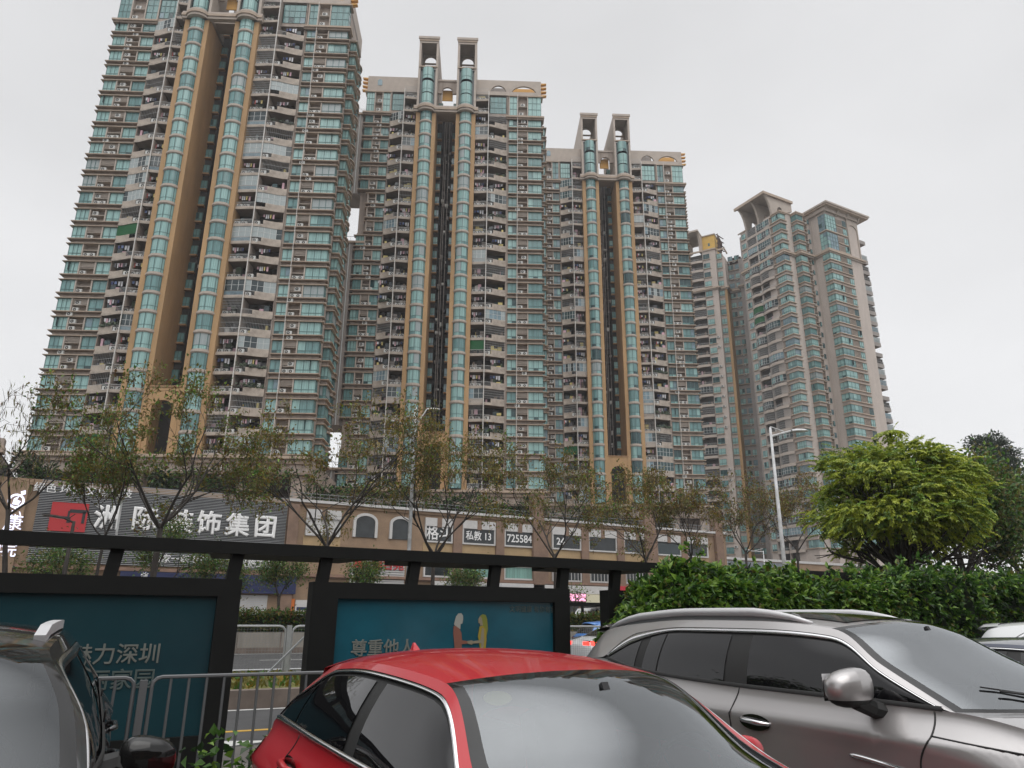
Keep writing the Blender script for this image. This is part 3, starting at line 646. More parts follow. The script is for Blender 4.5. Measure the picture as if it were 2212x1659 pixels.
    L.ext_xz([(18.9, TZ+.4), (19.15, TZ+.4), (19.15, TZ+9)]+[(19.15+1.9-1.9*math.cos(math.pi*i/10), TZ+9+1.6*math.sin(math.pi*i/10)) for i in range(11)]+[(22.95, TZ+.4), (23.3, TZ+.4), (23.3, TZ+12), (18.9, TZ+12)], -6.75, -6.45, 'trim')
    c = G()
    path = [(0, 15.3), (0, 0), (4.5, 0), (4.5, -1.75), (8.8, -1.75), (8.8, -1.2), (10.1, -1.2), (10.1, -6.45), (23.6, -6.45), (23.6, 6)]
    for o, a, b, m in ((.4, -.6, -.25, 'trim'), (.75, -.25, .2, 'ledge'), (.45, .2, .5, 'trim')): band(c, path, o, TZ+a, TZ+b, m)
    top = [(0, 15.4), (0, 12.4)]; band(c, top, .3, H1-.3, H1, 'ledge'); band(c, [(0, 3.2), (0, 0), (4.5, 0), (4.5, -1.75), (7.2, -1.75), (7.2, 4)], .3, H1-.35, H1, 'ledge'); band(c, [(0, 3.2), (0, 0), (4.5, 0), (4.5, -1.75), (7.2, -1.75), (7.2, 4)], .02, H1-1.4, H1-.3, 'wall_pale')
    c.box(.1, 7.1, -.0, 8, H1-1.4, H1-.4, 'wall_pale')
    c.build('cornice', root)
    # curved portal brackets with their roof slab over the left face
    p = G()
    for v in (3.3, 8.1, 12.9):
        arc = [(.6-3.0*(1-math.cos(math.pi/2*i/12)), H1-1.0+7.4*math.sin(math.pi/2*i/12)) for i in range(13)]
        poly = arc+[(7.5, H1+6.4), (7.5, H1-1.0)] if False else arc+[(9, H1+6.4), (9, H1+3.6)]+[(4.0+1.1*math.cos(math.pi*i/8), H1+2.4+1.4*math.sin(math.pi*i/8)) for i in range(9)]+[(2.9, H1-1.0)]
        p.ext_xz(poly, v-.3, v+.3, 'trim')
    p.box(-2.2, 9, 2.9, 13.5, H1+6.43, H1+6.84, 'trim'); p.box(-2.7, -2.2, 2.4, 13.8, H1+6.1, H1+6.9, 'ledge'); p.box(-2.2, 9.1, 2.42, 2.9, H1+6.12, H1+6.88, 'ledge'); p.box(3, 9, 3, 13, H1-1, H1+6.4, 'wall_pale') if False else None
    p.build('roof_portal', root)
    h = G(); x0, x1, y0, y1 = 8.5, 26.6, -8.7, 4.0; zt = 111.6
    h.box(x0, x1, y0, y1, zt-.5, zt, 'trim'); h.box(x0+.3, x1-.3, y0+.3, y1-.3, zt-.95, zt-.5, 'ledge'); h.box(9.4, 24, -7.2, 3, zt-2.0, zt-.95, 'trim')
    h.add([(x0, y0, zt), (x1, y0, zt), (x1, y1, zt), (x0, y1, zt), (x0+6, -2.6, zt+1.0), (x1-6, -2.6, zt+1.0)], [(0,1,5,4), (1,2,5), (2,3,4,5), (3,0,4)], 'wall_grey')
    for (x, y) in ((10.1, -3), (10.1, -6.45), (14.6, -6.5), (18.7, -6.5), (23.3, -6.5)): h.bar((x, y-.2, zt-2.2), (x-.3 if x < 11 else x, y-1.2, zt-1.0), .4, .4, 'trim')
    h.build('hipped_roof', root)
    tk = G(); tk.box(8, 16, 6, 14, 105, 113.5, 'wall_pale'); tk.tube([(9, 6, 113.5), (9, 6, 115.5), (9.8, 6, 116), (10.6, 6, 115.5), (10.6, 6, 113.5)], .05, 'steel', 5); tk.build('roof_housing', root)
    dp = G(); dp.tube([(10.0, -2.1, 0), (10.0, -2.1, 109)], .1, 'trim', 6); dp.build('drainpipe', root)
    W.build('wall', root); [l.build(nm, root) for nm, l in LP]; L.build('blind_arch', root) if L.f else None; emit(root, 'bay_window', wins); emit(root, 'balcony', bals); emit(root, 'small_window', rw); emit(root, 'air_conditioner', acs)
corner_tower()
def rear_tower():
    rg = random.Random(33)
    root = thing('apartment_tower', 'half-hidden apartment tower farthest back, mustard wall panel on its roof', 'apartment tower', (150.9, 149.3, 0), R(32), 'towers beyond the podium')
    W = G(); L = G(); wins = []; bals = []; acs = []
    TZ, F2 = 97.6, 3.05
    W.box(.7, 14, 3.9, 16, 0, 110, 'interior'); W.box(0, 14, -.05, 3.9, 0, 111, 'wall_pale'); W.box(0, 1, 9, 16, 0, 110, 'wall_grey')
    W.box(1.5, 14, -1.7, 0, 0, 109.5, 'wall_pale'); W.box(1.2, 14, -2.45, -1.7, 0, TZ, 'ochre'); W.box(1.4, 14, -2.45, -1.7, TZ, 108, 'wall_pale')
    W.box(5, 14, -6.2, -2.4, 0, 106.5, 'wall_grey'); W.box(2.5, 14, -7.4, -6.2, 0, 106.8, 'wall_grey')
    LP = []
    for j in range(30):
        def LG(nm):
            q = G(); LP.append((nm, q)); return q
        z = TZ-F2*(j+1) if j < 26 else TZ+.3+F2*(j-26)
        wins.append((win(1.95, 1.7, (.4,), 500+rg.randint(0, 7), 0, y=-.12), (0, 3.68, z+.65), QL)); band(LG('window_ledge'), [(0, 3.9), (0, 1.5)], .3, z+.42, z+.62, 'ledge')
        wins.append((win(1.5, 1.75, (.5,), 510+rg.randint(0, 5), 0, y=-.1), (1.5, -.1, z+.6), QL)); band(LG('step_ledge'), [(1.5, 0), (1.5, -1.7)], .3, z+.4, z+.6, 'ledge')
        for v in (-2.6, -4.6):
            wins.append((win(1.45, 1.6, (.5,), 520+rg.randint(0, 5), 0, y=-.1), (5, v, z+.65), QL))
        band(LG('recess_ledge'), [(5, -2.5), (5, -6.2)], .3, z+.42, z+.62, 'ledge')
        if rg.random() < .6: acs.append((AC, (4.8, -4.0-rg.random()*.3, z+.1), QL))
        if rg.random() < .5: acs.append((AC, (-.3, 1.5, z+2.1), QL))
        bals.append((simple_balcony(5.1, rg.choices(('open', 'glass', 'grille'), (5, 2, 2))[0], 60+rg.randint(0, 6), .7), (0, 9.0, z), QL))
    c = G(); path = [(0, 9.2), (0, 0), (1.5, 0), (1.5, -1.7), (1.4, -2.45), (5, -2.45), (5, -6.2), (2.5, -6.2), (2.5, -7.4)]
    for o, a, b, m in ((.4, -.5, -.2, 'trim'), (.7, -.2, .2, 'ledge'), (.4, .2, .5, 'trim')): band(c, path, o, TZ+a, TZ+b, m)
    band(c, [(0, 9.2), (0, 0), (1.5, 0), (1.5, -2.4), (5, -2.4)], .3, 110.5, 111, 'ledge'); c.build('cornice', root)
    p = G()
    for v in (9.0, 4.6):
        arc = [(.6-2.4*(1-math.cos(math.pi/2*i/12)), 111+6*math.sin(math.pi/2*i/12)) for i in range(13)]
        p.ext_xz(arc+[(8, 117), (8, 114.5)]+[(4+1.1*math.cos(math.pi*i/8), 112.6+1.4*math.sin(math.pi*i/8)) for i in range(9)]+[(2.9, 111)], v-.3, v+.3, 'trim')
    p.box(-2.2, 8, 4.2, 9.4, 117, 117.5, 'trim'); p.build('roof_portal', root)
    y = G(); y.box(3, 8, .4, 5.0, 111, 117.2, 'yellow_wall'); y.box(2.7, 8.2, .2, 5.2, 117.2, 117.5, 'trim'); y.box(2.95, 3.0, 2.0, 2.6, 113.6, 114.6, 'frame'); y.build('roof_housing', root)
    m = G()
    for i in range(9):
        a = i*.55; m.bar((3+.3*i, -.3-a*.12, 111), (3+.3*i, -.6-a*.15, 117.3-.3*i), .12, .3, 'rust')
    for zz in (112.5, 114, 115.5, 117): m.bar((2.8, -.2, zz), (6.2, -1.6, zz-.4), .3, .12, 'rust')
    for i in range(8): m.bar((5.5, -2.8-.45*i, 106.5), (5.5, -2.8-.45*i, 108.9), .1, .2, 'rust')
    m.box(5.4, 9, -6.4, -2.6, 108.7, 109, 'rust'); m.box(6, 9, -6.2, -2.8, 106.5, 108.7, 'rust'); m.build('roof_frame', root)
    W.build('wall', root); [l.build(nm, root) for nm, l in LP]; emit(root, 'window', wins); emit(root, 'balcony', bals); emit(root, 'air_conditioner', acs)
mat('yellow_wall', (.62, .40, .10), .8, var=.12, scale=.6); mat('rust', (.09, .045, .03), .8, var=.5, scale=2.)
rear_tower()
# ---------------------------------------------------------------- ground, road, planter
mat('asphalt', (.062, .062, .064), .85, var=.3, scale=1.2, bump=.15); mat('parking', (.085, .083, .08), .85, var=.35, scale=.9, bump=.2)
mat('paving', (.20, .185, .17), .85, var=.3, scale=2.2); mat('concrete', (.31, .285, .25), .8, var=.3, scale=1.2, stretch=(1, 1, .3)); mat('kerb', (.20, .16, .135), .85, var=.35, scale=2)
mat('paint_white', (.62, .62, .60), .7, var=.25, scale=6); mat('paint_yellow', (.55, .33, .05), .7, var=.25, scale=6)
mat('turf', (.17, .17, .035), .9, var=.6, scale=6, bump=.6); mat('soil', (.05, .04, .03), .95)
g = G(); g.box(-400, 700, -250, 900, -.6, 0, 'paving'); struct(g.build('ground'))
g = G(); g.box(-60, 120, -30, 7.35, .004, .008, 'parking'); struct(g.build('car_park'))
g = G(); g.box(-80, 200, 7.35, 10.0, .0, .15, 'paving'); struct(g.build('pavement'))
g = G(); g.box(-120, 300, 10.0, 38.1, .004, .012, 'asphalt'); struct(g.build('road'))
g = G()
g.box(-80, 200, 15.0, 15.12, .0125, .017, 'paint_white'); g.box(-80, 200, 20.3, 20.42, .0125, .017, 'paint_white'); g.box(-80, 200, 37.5, 37.62, .0125, .017, 'paint_white')
g.box(-80, 200, 12.28, 12.42, .0125, .017, 'paint_yellow')
for k in range(-10, 40):
    for y in (26, 32): g.box(k*6, k*6+3, y, y+.12, .0125, .017, 'paint_white')
for x0 in (1.55, 12.0, 24.0):
    g.box(x0-3.4, x0, 11.15, 11.3, .0125, .017, 'paint_white'); g.add([(x0, 10.9, .017), (x0+.9, 11.22, .017), (x0, 11.55, .017)], [(0,1,2)], 'paint_white'); g.add([(x0-1.6, 11.3, .017), (x0-1.4, 11.3, .017), (x0-.6, 11.9, .017), (x0-1.1, 11.9, .017)], [(0,1,2,3)], 'paint_white')
struct(g.build('road_marking'))
g = G(); g.box(-80, 200, 15.2, 15.5, 0, .33, 'kerb'); g.box(-80, 200, 15.5, 19.7, 0, .31, 'turf'); g.box(-80, 200, 19.7, 20.0, 0, .33, 'kerb'); struct(g.build('median_strip'))
g = G(); g.box(-80, 200, 38.15, 38.45, 0, .95, 'concrete'); g.box(-80, 200, 38.08, 38.15, 0, .28, 'kerb'); g.box(-80, 200, 38.45, 41.5, 0, .85, 'soil'); g.box(-80, 200, 41.5, 41.8, 0, .95, 'concrete')
for k in range(-40, 100): g.box(k*2.0, k*2.0+.05, 38.13, 38.16, .05, .94, 'kerb')
tag(g.build('planter_wall'), 'long concrete planter wall along the far edge of the road', 'planter')
# ---------------------------------------------------------------- leaf clouds used by hedges and shrubs
def leaf_quads(P, D, size, rg, fold=.25, width=.55):
    """folded leaves: P base points, D directions; returns verts (n*6) and quads (n*2)"""
    n = len(P); D = D/np.linalg.norm(D, axis=1, keepdims=True)
    up = rg.normal(size=(n, 3))*.5+np.array([0, 0, 1.]); S = np.cross(D, up); S /= np.maximum(1e-6, np.linalg.norm(S, axis=1, keepdims=True)); U = np.cross(S, D)
    L = (size*rg.uniform(.7, 1.25, n))[:, None]; w = L*width*.5
    mid = P+D*L*.45
    V = np.stack([P, mid+S*w+U*w*fold*2, P+D*L-U*L*.12, mid-S*w+U*w*fold*2, P+D*L*.0+U*0, P+D*L-U*L*.12], 1)
    # two quads sharing the midrib: base, side, tip
    V = np.stack([P, mid+S*w+U*w*fold*2, P+D*L-U*L*.15, mid-U*L*.02, mid-S*w+U*w*fold*2], 1)
    i = np.arange(n)[:, None]*5
    F = np.concatenate([i+np.array([[0, 1, 2, 3]]), i+np.array([[0, 3, 2, 4]])], 1).reshape(-1, 4)
    return V.reshape(-1, 3), F
def leafy(name, P, D, size, mats, weights, seed, parent=None, **kw):
    rg = np.random.default_rng(seed); V, F = leaf_quads(P, D, size, rg, **kw)
    mi = np.repeat(rg.choice(len(mats), len(P), p=np.array(weights)/sum(weights)), 2)
    return link(name, np_mesh(name, V, F, mi, mats), parent)
def leafmat(n, c, rough=.45, var=.35):
    m = mat(n, c, rough, var=var, scale=2.5)
    b = m.node_tree.nodes['Principled BSDF']
    t = m.node_tree; out = [x for x in t.nodes if x.type == 'OUTPUT_MATERIAL'][0]; tr = t.nodes.new('ShaderNodeBsdfTranslucent'); mx = t.nodes.new('ShaderNodeMixShader'); mx.inputs[0].default_value = .32
    src = b.inputs['Base Color'].links[0].from_socket; t.links.new(src, tr.inputs[0]); t.links.new(b.outputs[0], mx.inputs[1]); t.links.new(tr.outputs[0], mx.inputs[2]); t.links.new(mx.outputs[0], out.inputs[0]); return m
leafmat('leaf_fresh', (.20, .34, .045)); leafmat('leaf_mid', (.075, .175, .028)); leafmat('leaf_deep', (.025, .062, .016)); leafmat('leaf_olive', (.16, .15, .032)); leafmat('leaf_yellow', (.28, .20, .03)); leafmat('leaf_brown', (.16, .085, .03)); leafmat('leaf_red', (.16, .045, .03)); leafmat('pod', (.19, .19, .05))
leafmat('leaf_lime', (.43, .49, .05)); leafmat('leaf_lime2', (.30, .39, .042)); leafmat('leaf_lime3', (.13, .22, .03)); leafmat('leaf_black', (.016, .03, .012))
mat('bark', (.055, .046, .04), .9, var=.45, scale=6, stretch=(1, 1, .3)); mat('bark_dark', (.045, .038, .034), .9, var=.4, scale=6)
def hedge(name, label, cat, x0, x1, y0, y1, ztop, zbase, n, size, mats, wts, seed, wob=.15, group=None, taper=0., rosette=0):
    rg = np.random.default_rng(seed)
    root = thing(name, label, cat, ((x0+x1)/2, (y0+y1)/2, 0), 0, group); cx, cy = root.location.x, root.location.y
    hx, hy = (x1-x0)/2, (y1-y0)/2
    ph = rg.uniform(0, 6, 6)
    def bump(x, z): return wob*(np.sin(x*1.9+ph[0])*.5+np.sin(x*4.3+z*3+ph[1])*.35+np.sin(z*5.1+x*2.2+ph[2])*.35)
    k = int(n*.62)
    x = rg.uniform(-hx, hx, k); z = zbase+(ztop-zbase)*rg.uniform(0, 1, k)**.85; b = bump(x, z); dep = rg.exponential(.07, k)
    P1 = np.stack([x, -hy-b+dep-.1*(z > ztop-.25)*0, z], 1); D1 = np.stack([rg.normal(0, .5, k), -.75+rg.normal(0, .35, k), .25+rg.normal(0, .45, k)], 1)
    k2 = n-k; x = rg.uniform(-hx, hx, k2); y = rg.uniform(-hy, hy, k2); e = np.clip((np.abs(y)/hy), 0, 1)
    z = ztop+bump(x, y*3)*.9-.18*e**3-rg.exponential(.06, k2)+np.maximum(0, rg.normal(0, .1, k2))+(rg.random(k2) < .05)*rg.uniform(0, .22, k2)
    P2 = np.stack([x, y, z], 1); D2 = np.stack([rg.normal(0, .6, k2), rg.normal(-.2, .6, k2), .6+rg.normal(0, .4, k2)], 1)
    k3 = int(n*.08); y = rg.uniform(-hy, hy, k3); z = zbase+(ztop-zbase)*rg.uniform(0, 1, k3); P3 = np.stack([-hx-bump(y, z)*.7+rg.exponential(.06, k3), y, z], 1); D3 = np.stack([-.7+rg.normal(0, .4, k3), rg.normal(-.2, .5, k3), .3+rg.normal(0, .4, k3)], 1)
    P1 = np.concatenate([P1, P3]); D1 = np.concatenate([D1, D3])
    if rosette:      # shoots: a tuft of leaves round each tip
        def tuft(P, D):
            m = len(P)//rosette; i = np.repeat(np.arange(m), rosette); r = rg.normal(size=(m*rosette, 3)); d = D[i]/np.linalg.norm(D[i], axis=1, keepdims=True); r -= d*np.sum(r*d, 1, keepdims=True); r /= np.linalg.norm(r, axis=1, keepdims=True)
            return P[i]+rg.normal(0, .012, (m*rosette, 3))-d*rg.uniform(0, .09, (m*rosette, 1)), d*rg.uniform(.2, .9, (m*rosette, 1))+r*.75
        P1, D1 = tuft(P1, D1); P2, D2 = tuft(P2, D2)
    def tap(P):
        if taper: q = np.clip((P[:, 0]+hx)/taper, 0, 1); P[:, 2] *= .66+.34*np.sin(q*np.pi/2)
        return P
    P1 = tap(P1); P2 = tap(P2)
    o = leafy('foliage', np.concatenate([P1, P2]), np.concatenate([D1, D2]), size, mats, wts, seed+1, root)
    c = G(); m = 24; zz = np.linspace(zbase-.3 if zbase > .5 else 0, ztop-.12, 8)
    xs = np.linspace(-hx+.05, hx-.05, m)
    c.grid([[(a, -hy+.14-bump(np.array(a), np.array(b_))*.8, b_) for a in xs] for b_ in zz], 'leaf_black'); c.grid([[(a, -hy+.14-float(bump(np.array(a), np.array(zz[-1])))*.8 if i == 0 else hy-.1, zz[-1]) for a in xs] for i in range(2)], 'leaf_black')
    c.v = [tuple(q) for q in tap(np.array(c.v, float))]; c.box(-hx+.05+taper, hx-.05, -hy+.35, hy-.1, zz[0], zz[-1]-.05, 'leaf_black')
    c.build('plant_core', root)  # solid near-black core inside the leaves, put in to stop the view through
    return root
hedge('trimmed_hedge', 'low clipped hedge along the concrete planter beyond the road', 'hedge', -6, 46, 38.5, 40.2, 1.88, .9, 24000, .17, ['leaf_mid', 'leaf_olive', 'leaf_deep', 'leaf_red', 'leaf_yellow'], [4, 5, 2, .7, .8], 71, .08)
rgn = np.random.default_rng(5)
n = 9000; P = np.stack([rgn.uniform(-6, 40, n), rgn.uniform(15.55, 19.6, n), np.full(n, .3)], 1); D = np.stack([rgn.normal(0, .5, n), rgn.normal(0, .5, n), np.full(n, 1.)], 1)
stuff(tag(leafy('ground_cover', P, D, .16, ['leaf_olive', 'leaf_yellow', 'leaf_mid'], [5, 2, 2], 6), 'yellow-green ground cover growing on the median strip', 'ground cover'))
# ---------------------------------------------------------------- median fence and near railing
mat('rail_dark', (.15, .155, .16), .5, metal=.4); mat('galv', (.40, .41, .42), .45, metal=.5, var=.15, scale=8); mat('galv_dark', (.22, .23, .235), .5, metal=.4)
def rounded_frame(g, x0, x1, y, z0, z1, r, t, m):
    pts = [(x0, y, z0), (x0, y, z1-r)]+[(x0+r-r*math.cos(a), y, z1-r+r*math.sin(a)) for a in (R(30), R(60), R(90))]+[(x1-r+r*math.cos(a), y, z1-r+r*math.sin(a)) for a in (R(90), R(60), R(30))]+[(x1, y, z1-r), (x1, y, z0)]
    g.tube(pts, t, m, 6)
root = thing('road_fence', 'galvanised wire-mesh fence standing on the grassy median strip', 'fence', (0, 19.0, 0))
for k in range(-3, 14):
    x0 = 4.25+k*3.1; x1 = x0+2.95
    g = G(); rounded_frame(g, x0, x1, 0, .42, 1.42, .16, .028, 'galv')
    g.tube([(x0, 0, .45), (x1, 0, .45)], .02, 'galv', 5)
    for i in range(1, 40): g.box(x0+i*2.95/40-.002, x0+i*2.95/40+.002, -.002, .002, .45, 1.38, 'galv_dark')
    for i in range(1, 16): g.box(x0, x1, -.003, .001, .45+i*.06, .454+i*.06, 'galv_dark')
    g.build('fence_panel', root)
    g = G(); g.box(x0-.13, x0-.02, -.05, .05, .3, 1.44, 'galv'); g.build('post', root)
    g = G(); g.bar((x0+.55, .1, 1.40), (x0-.75, -.9, .34), .035, .035, 'galv_dark'); g.build('brace', root)
root = thing('railing', 'grey metal railing with upright bars behind the parked cars', 'railing', (0, 7.0, 0))
for k in range(-2, 2):
    x0 = .49+k*2.6; x1 = x0+2.47
    g = G(); rounded_frame(g, x0, x1, 0, .12, 1.14, .07, .015, 'rail_dark'); g.tube([(x0, 0, .28), (x1, 0, .28)], .014, 'rail_dark', 6)
    for i in range(1, 18): g.tube([(x0+i*2.47/18, 0, .28), (x0+i*2.47/18, 0, 1.13)], .011, 'rail_dark', 6)
    g.build('railing_panel', root)
    g = G(); g.box(x0-.09, x0-.035, -.03, .03, 0, 1.12, 'rail_dark'); g.build('post', root)
# ---------------------------------------------------------------- bus shelter with advertising panels, seen from behind
mat('shelter', (.0045, .005, .0045), .65, spec=.25, var=.3, scale=5); mat('ad_left', (.011, .043, .053), .25, spec=.4, var=.3, scale=1.4, col2=(.009, .036, .046)); mat('ad_mid', (.010, .088, .125), .25, spec=.4, var=.3, scale=1.2, col2=(.007, .062, .09)); mat('ad_text', (.135, .145, .13), .6); mat('ad_text_dim', (.06, .085, .08), .6)
mat('ad_dress', (.20, .075, .05), .6); mat('ad_gold', (.27, .20, .02), .6); mat('ad_hair', (.30, .30, .27), .6); mat('ad_skin', (.22, .19, .13), .6); mat('ad_olive', (.16, .17, .02), .6)
YS = 8.8
root = thing('bus_shelter', 'long black bus shelter with blue poster panels, seen from behind', 'bus shelter', (0, YS, 0))
g = G(); g.box(-6, 12.5, -.12, .02, 2.27, 2.40, 'shelter'); g.box(-6, 12.5, .02, .6, 2.31, 2.40, 'shelter')
for x in (1.0, 3.1, 5.3): g.add([(x, .0, 2.27), (x+1.8, .0, 2.27), (x+1.6, .6, 2.26), (x+.1, .6, 2.26), (x, 0, 2.31), (x+1.8, 0, 2.31), (x+1.6, .6, 2.31), (x+.1, .6, 2.31)], [(0,3,2,1), (0,1,5,4), (1,2,6,5), (2,3,7,6), (3,0,4,7)], 'shelter')
g.build('roof_beam', root)
for x in (-1.1, .1, 1.29, 2.28, 3.38, 4.5, 5.55, 6.42, 7.6, 8.8):
    g = G(); g.bar((x-.03, .0, 1.98), (x+.01, .0, 2.29), .13, .11, 'shelter', up=(0, 1, 0)); g.build('strut', root)
panels = []
for x0, x1, m in ((-2.3, 1.36, 'ad_left'), (2.13, 5.58, 'ad_mid'), (6.22, 9.7, 'ad_mid')):
    g = G(); f0, f1 = .30, .235
    g.box(x0, x0+f0, -.11, .11, .02, 2.0, 'shelter'); g.box(x1-f1, x1, -.11, .11, .02, 2.0, 'shelter'); g.box(x0+f0, x1-f1, -.11, .11, 1.82, 2.0, 'shelter'); g.box(x0+f0, x1-f1, -.11, .11, .16, .46, 'shelter'); g.box(x0+f0, x1-f1, -.02, .1, .46, 1.82, 'shelter')
    o = g.build('ad_box', root); g = G(); g.box(x0+f0, x1-f1, -.05, -.022, .46, 1.82, m); q = g.build('poster', o); panels.append(q)
def onp(x, y): v = at_y(x, y, YS-.055); return v.x, v.z
def ad_text(p, s, px, py, size, m, bold=.012, sx=1.): X, Z = onp(px, py); text('lettering', s, size, m, p, face_y(X, -.056, Z), .002, bold, 'CENTER', sx)
# parts may only go three deep: the posters hang directly below the boxes, lettering is part of the box
for p in panels: p.parent = p.parent
lp, mp_ = panels[0].parent, panels[1].parent
ad_text(lp, '魅力深圳', 250, 1416, .205, 'ad_text'); ad_text(lp, '美丽家园', 236, 1472, .205, 'ad_text_dim')
ad_text(mp_, '尊重他人', 828, 1402, .195, 'ad_text', .02); ad_text(mp_, '文明健康 有你有我', 1151, 1317, .085, 'ad_text_dim', .006)
def fig(p, polys):
    g = G()
    for k, (pts, m) in enumerate(polys):
        q = [onp(1100/1.85172+x*.26857-0*x+(0), 999.07+y*.26857) for x, y in pts]; g.ext_xz([(a, b) for a, b in q], -.058-.002*k, -.052, m)
    g.build('printed_figure', p)
fig(mp_, [([(1440, 1300), (1455, 1240), (1475, 1214), (1498, 1212), (1512, 1232), (1513, 1262), (1506, 1295), (1492, 1300), (1490, 1340), (1470, 1330), (1448, 1312)], 'ad_hair'),
          ([(1436, 1318), (1450, 1312), (1480, 1335), (1498, 1370), (1503, 1430), (1545, 1436), (1548, 1455), (1500, 1462), (1502, 1500), (1445, 1500), (1440, 1440), (1434, 1380)], 'ad_dress'),
          ([(1545, 1437), (1580, 1430), (1600, 1440), (1582, 1466), (1548, 1456)], 'ad_skin')])
fig(mp_, [([(1648, 1235), (1670, 1220), (1694, 1226), (1706, 1260), (1712, 1340), (1700, 1400), (1686, 1390), (1676, 1320), (1660, 1280)], 'ad_olive'),
          ([(1634, 1262), (1648, 1236), (1662, 1250), (1672, 1310), (1650, 1312), (1648, 1295), (1636, 1290)], 'ad_skin'),
          ([(1645, 1320), (1670, 1312), (1692, 1340), (1700, 1420), (1692, 1500), (1648, 1500), (1640, 1440), (1632, 1400)], 'ad_gold'),
          ([(1662, 1330), (1678, 1335), (1680, 1430), (1672, 1500), (1654, 1500), (1656, 1452), (1590, 1456), (1590, 1438), (1650, 1428)], 'ad_skin')])
# ---------------------------------------------------------------- shopping podium
mat('tile', (.31, .212, .138), .8, var=.25, scale=.6); mat('tile_pink', (.245, .16, .115), .8, var=.3, scale=.8); mat('tile_yellow', (.42, .30, .165), .8, var=.2, scale=.6); mat('ledge_brown', (.26, .16, .115), .8, var=.25, scale=1)
mat('shop_white', (.54, .53, .52), .6, var=.12, scale=1.5); mat('slat', (.36, .37, .38), .5, var=.2, scale=.6); mat('slat_dark', (.022, .024, .027), .6); mat('logo_red', (.42, .025, .03), .6); mat('letter_white', (.78, .78, .78), .5)
mat('blue_sign', (.012, .02, .085), .5, var=.2, scale=1); mat('red_sign', (.45, .012, .03), .5); mat('glass_shop', (.03, .036, .04), .08, var=.5, scale=.8); mat('curtain', (.22, .42, .37), .3, var=.5, scale=2, stretch=(6, 6, .1)); mat('shutter', (.50, .51, .53), .5); mat('cream', (.62, .58, .42), .6)
mat('led', (.78, .80, 1.0), .5, emit=.85); mat('pink_screen', (1.0, .42, .62), .5, emit=.9); mat('lamp_on', (1, .97, .9), .5, emit=4.); mat('glass_teal', (.03, .07, .075), .1, var=.4, scale=.3)
mat('metal_panel', (.17, .19, .215), .5, var=.2, scale=1); mat('orange', (.6, .16, .03), .6)
YP = 80.0
root = thing('shopping_podium', 'long tan shopping podium with arched and square windows below the towers', 'shopping centre', (0, YP, 0))
g = G(); g.box(-9.5, 78, 0, 60, 0, 13.1, 'tile'); g.box(-9.5, 78, -.25, .6, 13.1, 13.65, 'tile'); g.build('wall', root)
g = G(); g.box(16.2, 78, -.5, .5, 13.4, 13.68, 'shop_white'); g.build('coping', root)
g = G(); g.box(16.4, 78, -.35, 0, 8.55, 8.8, 'ledge_brown'); g.box(-9.5, 78, -.5, 0, 5.75, 6.05, 'ledge_brown'); g.box(16.4, 78, -.2, 0, 5.6, 5.75, 'tile_pink'); g.build('string_course', root)
px = lambda x, y=1160: at_y(x, y, YP).x
for x0, x1, zt in ((617, 640, 13.1), (1148, 1171, 16.6), (1389, 1411, 16.6), (1541, 1556, 16.9)):
    g = G(); g.box(px(x0), px(x1), -.55, .6, 0, zt, 'tile_pink'); g.build('pilaster', root)
def shop_window(xa, xb, z0, z1, glassm='glass_shop', head=True):
    """white framed window with a white panel over it"""
    g = G(); w = xb-xa
    g.box(xa, xb, -.12, .05, z0, z1, glassm)
    for a, b in ((xa-.18, xa), (xb, xb+.18)): g.box(a, b, -.26, .05, z0-.18, z1, 'shop_white')
    g.box(xa, xb, -.26, .05, z0-.18, z0, 'shop_white')
    if head:
        g.box(xa-.18, xa+w*.5-.28, -.3, .05, z1, z1+.95, 'shop_white'); g.box(xa+w*.5+.28, xb+.18, -.3, .05, z1, z1+.95, 'shop_white'); g.box(xa+w*.5-.28, xa+w*.5+.28, -.34, .05, z1-.1, z1+.95, 'tile_pink')
    else: g.box(xa-.18, xb+.18, -.26, .05, z1, z1+.15, 'shop_white')
    return g
Bx = lambda x: (1100+x*.4973)/1.85172
Gx = lambda x: (2100+x*.4069)/1.85172
cols = []
for i, (x0, x1) in enumerate(((Bx(250), Bx(505)), (Bx(1212), Bx(1412)), (Bx(1512), Bx(1756)), (Bx(1848), Bx(2075)), (Gx(270), Gx(530)), (Gx(622), Gx(880)), (Gx(968), Gx(1212)), (Gx(1290), Gx(1508)), (Gx(1582), Gx(1770)))):
    a, b = px(x0), px(x1); cols.append((a, b))
    shop_window(a, b, 10.15, 11.8, 'shop_white' if i == 0 else ('glass_shop' if i != 7 else 'gdark')).build('window', root)
    g = G(); g.box(a-.3, b+.3, -.06, .02, 8.8, 9.95, 'tile_yellow'); g.build('spandrel', root)
for x0, x1 in ((Bx(640), Bx(795)), (Bx(935), Bx(1070))):
    a, b = px(x0), px(x1); m = (a+b)/2; r = (b-a)/2; g = G(); zs = 11.75; n = 14
    g.ext_xz([(a, 10.1), (b, 10.1)]+[(m+r*math.cos(math.pi*i/n), zs+r*.62*math.sin(math.pi*i/n)) for i in range(n+1)], -.12, .05, 'glass_shop')
    oa = [(m+(r+.3)*math.cos(math.pi*i/n), zs+(r*.62+.3)*math.sin(math.pi*i/n)) for i in range(n+1)]; ia = [(m+r*math.cos(math.pi*i/n), zs+r*.62*math.sin(math.pi*i/n)) for i in range(n+1)]
    for i in range(n): g.ext_xz([oa[i], oa[i+1], ia[i+1], ia[i]], -.3, .05, 'shop_white')
    for p, q in ((a-.3, a), (b, b+.3)): g.box(p, q, -.3, .05, 10.1, zs, 'shop_white')
    g.build('arched_window', root)
